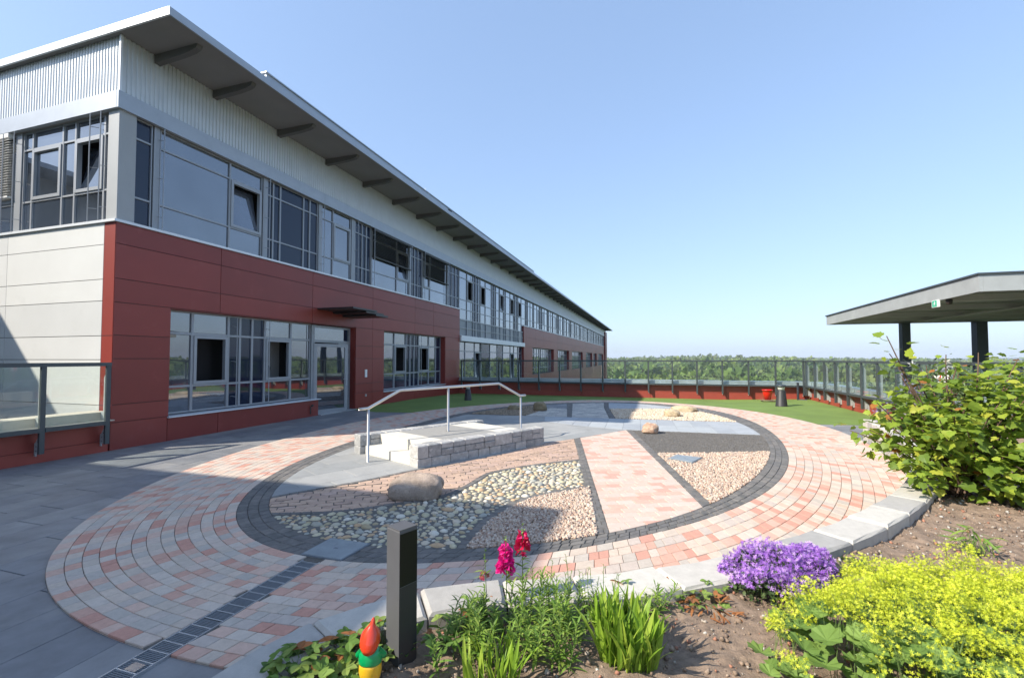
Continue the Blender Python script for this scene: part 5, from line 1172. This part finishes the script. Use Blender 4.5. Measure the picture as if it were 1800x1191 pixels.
wp = [(8.70, -3.86, 'leafy weed clump touching the right side of the bollard light', .26), (8.80, -3.70, 'leafy weed clump below the pink flower bud', .27), (8.93, -3.60, 'tall leafy weed clump under the magenta snapdragon', .3), (9.06, -3.68, 'leafy weed clump in front of the red snapdragon', .3), (9.14, -3.52, 'leafy weed clump against the kerb right of the snapdragons', .26), (9.0, -3.8, 'leafy weed clump near the bottom edge left of the blade-leaved clump', .28), (9.2, -3.64, 'leafy weed clump nearest the blade-leaved clump', .25), (8.83, -3.88, 'leafy weed clump with pale seed head behind the grass tuft', .24), (9.12, -3.83, 'leafy weed clump at the bottom edge in front of the snapdragons', .24), (9.32, -3.34, 'low leafy weed clump beside the kerb behind the blade-leaved clump', .14), (9.56, -3.25, 'low leafy weed clump at the back right of the blade-leaved clump', .13)]
for k, (x, y, l, h) in enumerate(wp): leafy_stems('leafy_weed', l, (x, y), 30 + k, h, 26 if h > .2 else 16)
def snapdragon(label, x, y, top, mat_f, z_lo, z_hi, rad, n, seed, lean=(0, 0), size=.024):
    rng = np.random.default_rng(seed); z = sz(x, y); t = thing('snapdragon', label, 'flower', (x, y, z)); b = np.array([x, y, z]); tp = np.array([x + lean[0], y + lean[1], top])
    stems(t, 'stem', [([b, (b + tp) / 2 + rng.normal(0, .008, 3), tp], .0035)], 'stem_green')
    q = rng.random(n); c = b + (tp - b) * ((z_lo + (z_hi - z_lo) * q - z) / (top - z))[:, None]; a = rng.uniform(0, 2 * PI, n)
    rr = rad * (1 - .55 * q); P = c + np.stack([np.cos(a) * rr * .5, np.sin(a) * rr * .5, np.zeros(n)], 1); D = np.stack([np.cos(a), np.sin(a), rng.normal(.1, .4, n)], 1)
    PT = [lf_oval(.55, .5), lf_oval(.62, -.35)]
    leaves(t, 'petal', PT, D, P, size * rng.uniform(.7, 1.3, n) * (1 - .4 * q), mat_f, min(n, 60), roll=rng.uniform(0, 6, n), rng=rng)
    m = 26; q = rng.random(m); c = b + (tp - b) * (q * .8)[:, None]; a = rng.uniform(0, 2 * PI, m); leaves(t, 'leaf', LANCE, np.stack([np.cos(a), np.sin(a), np.full(m, .5)], 1), c, .05, 'leaf_weed', 12, rng=rng)
    m = 14; c = tp + rng.normal(0, .004, (m, 3)) + np.stack([np.zeros(m), np.zeros(m), rng.uniform(-.05, .02, m)], 1); leaves(t, 'bud', OVAL, upward(m, .8, rng), c, .012, 'leaf_weed', 0, rng=rng); return t
snapdragon('magenta snapdragon in full flower in front of the kerb', 8.83, -3.50, .735, 'flower_magenta', .575, .72, .042, 110, 1, size=.038)
snapdragon('taller crimson-red snapdragon to the right of the magenta one', 8.905, -3.44, .79, 'flower_red', .67, .775, .034, 80, 2, size=.032)
snapdragon('thin snapdragon stem with one small pink bud, leftmost of the three', 8.75, -3.6, .71, 'flower_pink', .58, .62, .018, 22, 3, size=.022)
for k, (x, y, tp_, l) in enumerate([(9.12, -3.40, .66, 'thin green flower stem without flowers right of the red snapdragon'), (9.35, -3.42, .62, 'thin green flower stem rising left behind the blade-leaved clump'), (9.22, -3.42, .6, 'shorter thin green stem between two taller ones at the kerb')]):
    t = leafy_stems('flower_stem', l, (x, y), 80 + k, tp_ - .36, 18, .035, group=None, limit=20); t['category'] = 'weed'

# purple bellflower mound, yellow lady's mantle
def mound(name, label, outline, z_top, n, material, size, tpl, seed, base_h, under, under_n, under_size, limit=0, cat='flowers', lname='leaf', lump=.05, ulimit=60, uhi=.65, ftint=None):
    rng = np.random.default_rng(seed); cx = sum(p[0] for p in outline) / len(outline); cy = sum(p[1] for p in outline) / len(outline); t = thing(name, label, cat, (cx, cy, sz(cx, cy)))
    def hgt(q):
        e = np.min([np.abs((b[0] - a[0]) * (q[:, 1] - a[1]) - (b[1] - a[1]) * (q[:, 0] - a[0])) / math.hypot(b[0] - a[0], b[1] - a[1]) for a, b in zip(outline, outline[1:] + outline[:1])], 0)
        return base_h + (z_top - base_h) * np.clip(e / .28, 0, 1) ** .5 + lump * vnoise(q[:, 0], q[:, 1], 6, seed) + lump * .6 * vnoise(q[:, 0], q[:, 1], 14, seed + 1)
    q = scatter(outline, n, rng); h = hgt(q); z0 = soil_z(q[:, 0], q[:, 1])
    return t, q, h, z0, hgt, rng
PUR = [(9.94, -2.80), (10.0, -2.62), (10.18, -2.50), (10.38, -2.34), (10.56, -2.28), (10.66, -2.38), (10.62, -2.62), (10.46, -2.86), (10.26, -3.06), (10.05, -3.02)]
t, q, h, z0, hg, rng = mound('bellflower_mound', 'mound of violet bellflowers spilling over the kerb', PUR, .22, 4200, None, 0, None, 5, .07, None, 0, 0, lump=.12)
P = np.c_[q, z0 + h * rng.uniform(.68, 1.14, len(q))]; leaves(t, 'flower', STAR, upward(len(q), .8, rng), P, .0128 * rng.uniform(.75, 1.25, len(q)), 'flower_purple', 0, rng=rng)
q = scatter(PUR, 2200, rng); P = np.c_[q, soil_z(q[:, 0], q[:, 1]) + hg(q) * rng.uniform(.15, .86, len(q))]; leaves(t, 'leaf', OVAL, upward(len(q), 1.2, rng), P, .03, 'leaf_dark', 0, rng=rng)
q = scatter(PUR, 130, rng); ST = []
for a, b in q: z = sz(a, b); hh = float(hg(np.array([[a, b]]))[0]); ST.append(([(a, b, z), (a + rng.normal(0, .02), b + rng.normal(0, .02), z + hh * 1.12)], .0012))
stems(t, 'stem', ST, 'stem_green', n=4)
YEL = [(9.98, -3.62), (10.1, -3.4), (10.22, -3.26), (10.42, -3.05), (10.62, -2.82), (10.85, -2.66), (11.05, -2.72), (11.3, -2.62), (11.6, -2.62), (11.9, -3.0), (11.9, -3.6), (11.4, -4.2), (10.6, -4.25), (10.2, -4.05), (10.0, -3.9)]
t, q, h, z0, hg, rng = mound('ladys_mantle', "sprawling lady's mantle with froth of yellow-green flowers over big scalloped leaves", YEL, .35, 2800, None, 0, None, 6, .10, None, 0, 0, lump=.13)
top = z0 + h * rng.uniform(.86, 1.12, len(q)); nc = len(q); per = 24
keepm = rng.random(nc) < (.28 + .72 * (vnoise(q[:, 0], q[:, 1], 5.0, 9) > -.12)); 
front = (q[:, 1] < -3.55 - .25 * (q[:, 0] - 10.2)); keepm &= ~(front & (rng.random(nc) < .66)); q = q[keepm]; top = top[keepm]; nc = len(q)
C = np.repeat(np.c_[q, top], per, 0) + rng.normal(0, 1, (nc * per, 3)) * [.017, .017, .013]; leaves(t, 'flower', STAR, upward(len(C), .9, rng), C, .0068 * rng.uniform(.7, 1.3, len(C)), 'flower_yellow', 0, rng=rng, tint=np.clip(np.repeat(rng.random(nc), per) * .7 + rng.random(len(C)) * .3, 0, .999))
ST = []
for (a, b), z in list(zip(q, top))[:700]:
    zz = sz(a, b); dx, dy = rng.normal(0, .05, 2); ST.append(([(a + dx, b + dy, zz + .04), (a + dx * .5, b + dy * .5, (zz + z) / 2), (a, b, z)], .0014))
    for _ in range(2): ST.append(([(a + dx * .3, b + dy * .3, z - .05), (a + rng.normal(0, .02), b + rng.normal(0, .02), z)], .0009))
stems(t, 'flower_stem', ST, 'stem_green', n=4)
q = scatter(YEL, 620, rng); hh = hg(q); fr_ = q[:, 1] < -3.3 - .25 * (q[:, 0] - 10.2); z = soil_z(q[:, 0], q[:, 1]) + hh * np.where(fr_, rng.uniform(.4, .8, len(q)), rng.uniform(.25, .62, len(q)))
a = rng.uniform(0, 2 * PI, len(q)); leaves(t, 'leaf', ROUND, np.stack([np.cos(a), np.sin(a), rng.normal(.05, .2, len(q))], 1), np.c_[q, z], rng.uniform(.05, .115, len(q)), 'leaf_mantle', 300, roll=rng.normal(0, .3, len(q)), rng=rng)

# ------------------------------------------------------------------ garden gnome (seen from behind and above)
gn = thing('garden_gnome', 'garden gnome with red pointed hat, green jacket and yellow trousers beside the bollard', 'gnome', (8.47, -4.17, SOIL - .01), rz=math.radians(20)); gn.scale = (.95, .95, .88)
MB().lathe([(.055, -.02), (.058, .02), (.05, .04)], 20, sy=.9).build('base', 'gnome_boot', gn, smooth=True)
for x in (-.024, .024): MB().lathe([(.022, .02), (.026, .035), (.024, .06), (.018, .07)], 14, (x, .008, 0), sy=1.4).build('boot', 'gnome_boot', gn, smooth=True)
MB().lathe([(.030, .05), (.042, .07), (.048, .10), (.047, .125), (.043, .145)], 22, sy=.85).build('trousers', 'gnome_yellow', gn, smooth=True)
MB().lathe([(.046, .135), (.050, .145), (.049, .165), (.046, .185), (.036, .2), (.022, .207)], 22, sy=.82).build('jacket', 'gnome_green', gn, smooth=True)
for s_ in (-1, 1):
    mb = MB(); mb.tube([(s_ * .032, 0, .192), (s_ * .048, .004, .17), (s_ * .05, .03, .148), (s_ * .035, .045, .15)], .015, 10, rs=[.016, .0165, .015, .012]); mb.build('arm', 'gnome_green', gn, smooth=True)
    mb = MB(); mb.lathe([(.004, -.012), (.012, -.006), (.012, .006), (.004, .012)], 10, (s_ * .03, .048, .15)); mb.build('hand', 'gnome_skin', gn, smooth=True)
MB().lathe([(.012, .198), (.028, .205), (.034, .225), (.031, .245), (.02, .26)], 20, (0, .004, 0)).build('head', 'gnome_skin', gn, smooth=True)
mb = MB(); mb.lathe([(.01, .185), (.03, .195), (.037, .218), (.036, .24), (.028, .255)], 20, (0, -.004, 0)); mb.build('hair', 'gnome_white', gn, smooth=True)
mb = MB(); mb.lathe([(.004, .15), (.02, .175), (.028, .2), (.022, .222)], 14, (0, .03, 0), sy=.6); mb.build('beard', 'gnome_white', gn, smooth=True)
mb = MB(); mb.lathe([(.003, -.008), (.009, 0), (.003, .008)], 10, (0, .042, .232)); mb.build('nose', 'gnome_skin', gn, smooth=True)
for s_ in (-1, 1): mb = MB(); mb.lathe([(.001, -.004), (.004, 0), (.001, .004)], 8, (s_ * .012, .036, .243)); mb.build('eye', 'gnome_boot', gn, smooth=True)
mb = MB(); V = []; n_ = 18; prof = [(.034, .212, -.016, 0), (.043, .236, -.010, 0), (.040, .264, -.004, 0), (.028, .285, -.002, .002), (.016, .302, -.002, .005), (.010, .316, -.001, .009), (.007, .33, 0, .011), (.001, .34, 0, .012)]
hat = MB(); vs = []; fs = []
for (r, z, oy, ox) in prof: vs += [(ox + r * math.cos(2 * PI * k / n_), oy + r * 1.02 * math.sin(2 * PI * k / n_), z + (r * .45 * math.sin(2 * PI * k / n_) if z < .27 else 0)) for k in range(n_)]
for i in range(len(prof) - 1):
    for k in range(n_): fs.append((i * n_ + k, i * n_ + (k + 1) % n_, i * n_ + n_ + (k + 1) % n_, i * n_ + n_ + k))
fs.append(tuple(reversed(range(n_)))); hat.add(vs, fs).build('hat', 'gnome_red', gn, smooth=True)

# ------------------------------------------------------------------ land and forest beyond the terrace
def land_z(d, a):
    return -25 + 8 * np.clip((d - 140) / 900, 0, 1) ** .8 + 2.2 * np.sin(a * 9 + 1) * np.clip((d - 200) / 400, 0, 1) + 1.5 * np.sin(a * 23 + d * .01)
na, nd = 160, 46
A_ = np.linspace(-PI, PI, na + 1)[:-1]; Dd = np.concatenate([[2], np.geomspace(60, 9000, nd - 1)]); AA, DD = np.meshgrid(A_, Dd, indexing='ij')
ZZ = land_z(DD, AA) + np.where(DD > 1400, np.clip((DD - 1400) / 3000, 0, 1) * (10 + 14 * (np.sin(AA * 5 + .6) + .6 * np.sin(AA * 13)) * .5 + 12), 0) - np.clip((DD - 5500) / 3000, 0, 1) * 80
V = np.stack([10 + DD * np.sin(AA), DD * np.cos(AA), ZZ], -1).reshape(-1, 3); I = np.arange(na * nd).reshape(na, nd); J_ = np.roll(I, -1, 0)
F = np.stack([I[:, :-1], J_[:, :-1], J_[:, 1:], I[:, 1:]], -1).reshape(-1, 4); dist = DD[:, :-1].reshape(-1)
g = np_mesh('ground', V, F, ['meadow', 'far_hill'], smooth=True, mi=(dist > 700).astype(int)); structure(g)
def crown_tpl(k, m):
    r = np.random.default_rng(k); lob = r.normal(0, .38, (7, 3)) * [1, 1, .75]; lob[0] = 0; rad = r.uniform(.38, .62, 7); rad[0] = .72
    d = r.normal(size=(m, 3)); d /= np.linalg.norm(d, axis=1)[:, None]; w_ = r.integers(0, 7, m); c = lob[w_] + d * rad[w_][:, None] * r.uniform(.85, 1.05, (m, 1)); c[:, 2] = c[:, 2] * .95 + .55
    s = r.uniform(.05, .11, m) * (1 if m > 100 else 3); M = frame_from(r.normal(size=(m, 3)) + d * .2, r.uniform(0, 6, m)) * s[:, None, None]
    q = np.array([(-1, -.8, 0), (1, -.6, .2), (.8, 1, 0), (-.7, .9, -.2)]); Vq = np.einsum('nij,vj->nvi', M, q) + c[:, None]
    return Vq.reshape(-1, 3), np.arange(4 * m).reshape(m, 4)
near_t = [crown_tpl(k, 360) for k in range(8)]; far_t = [crown_tpl(20 + k, 56) for k in range(8)]
rng = np.random.default_rng(77)
def trees(n, d0, d1, s0, s1, tpl, name, a0=-.5, a1=1.7):
    a = rng.uniform(a0, a1, n); d = np.sqrt(rng.uniform(d0 * d0, d1 * d1, n)); x = 10 + d * np.sin(a); y = d * np.cos(a)
    okk = ~((x < 3) & (x > -20) & (y < 115)); a, d, x, y = a[okk], d[okk], x[okk], y[okk]; n = len(a); s = rng.uniform(s0, s1, n) * (1 + .15 * np.sin(a * 7.3 + .4) + .1 * np.sin(a * 17 + d * .004)) * rng.choice([.8, 1, 1, 1.12], n); M = rotz(rng.uniform(0, 6, n)) * s[:, None, None]; M[:, 2, 2] *= rng.uniform(.95, 1.3, n)
    P = np.stack([x, y, land_z(d, a) + s * .3 - 1.0 + np.clip((d - 250) / 250, 0, 1) * 2.2 + np.clip((d - 900) / 300, 0, 1) * 3.0], 1)
    tn = np.clip(rng.random(n) * .6 + .4 * (.5 + .5 * np.sin(x * .021 + 1) * np.sin(y * .017)), 0, .999); V, F, T = inst(tpl, rng.integers(0, len(tpl), n), M, P, tn)
    o = np_mesh(name, V, F, 'forest_crown', T, kind='stuff'); return o
o = trees(1500, 135, 320, 4.5, 8, near_t, 'forest'); meta(o, 'dense green deciduous forest beyond the glass railings', 'forest', kind='stuff')
o = trees(3400, 310, 1000, 5, 8, far_t, 'distant_forest'); meta(o, 'far green treetops along the horizon behind the nearer forest', 'forest', kind='stuff')
o = trees(2400, 1000, 2600, 6.5, 9, far_t, 'distant_forest', -.5, 1.3); meta(o, 'farthest hazy treetops under the hills on the horizon', 'forest', kind='stuff')

# ------------------------------------------------------------------ air: one closed box of thin haze round everything
hz = MB().box(-9400, 9400, -9400, 9400, -130, 75).build('haze', 'soil'); hz['kind'] = 'stuff'; hz.data.materials.clear()
hm = bpy.data.materials.new('haze'); hm.use_nodes = True; hm.node_tree.nodes.remove(hm.node_tree.nodes['Principled BSDF'])
pvn = hm.node_tree.nodes.new('ShaderNodeVolumePrincipled'); pvn.inputs['Color'].default_value = (.82, .9, 1, 1); pvn.inputs['Density'].default_value = HAZE
hm.node_tree.links.new(pvn.outputs[0], hm.node_tree.nodes['Material Output'].inputs['Volume']); hz.data.materials.append(hm)
print('TIME', time.time() - T0)
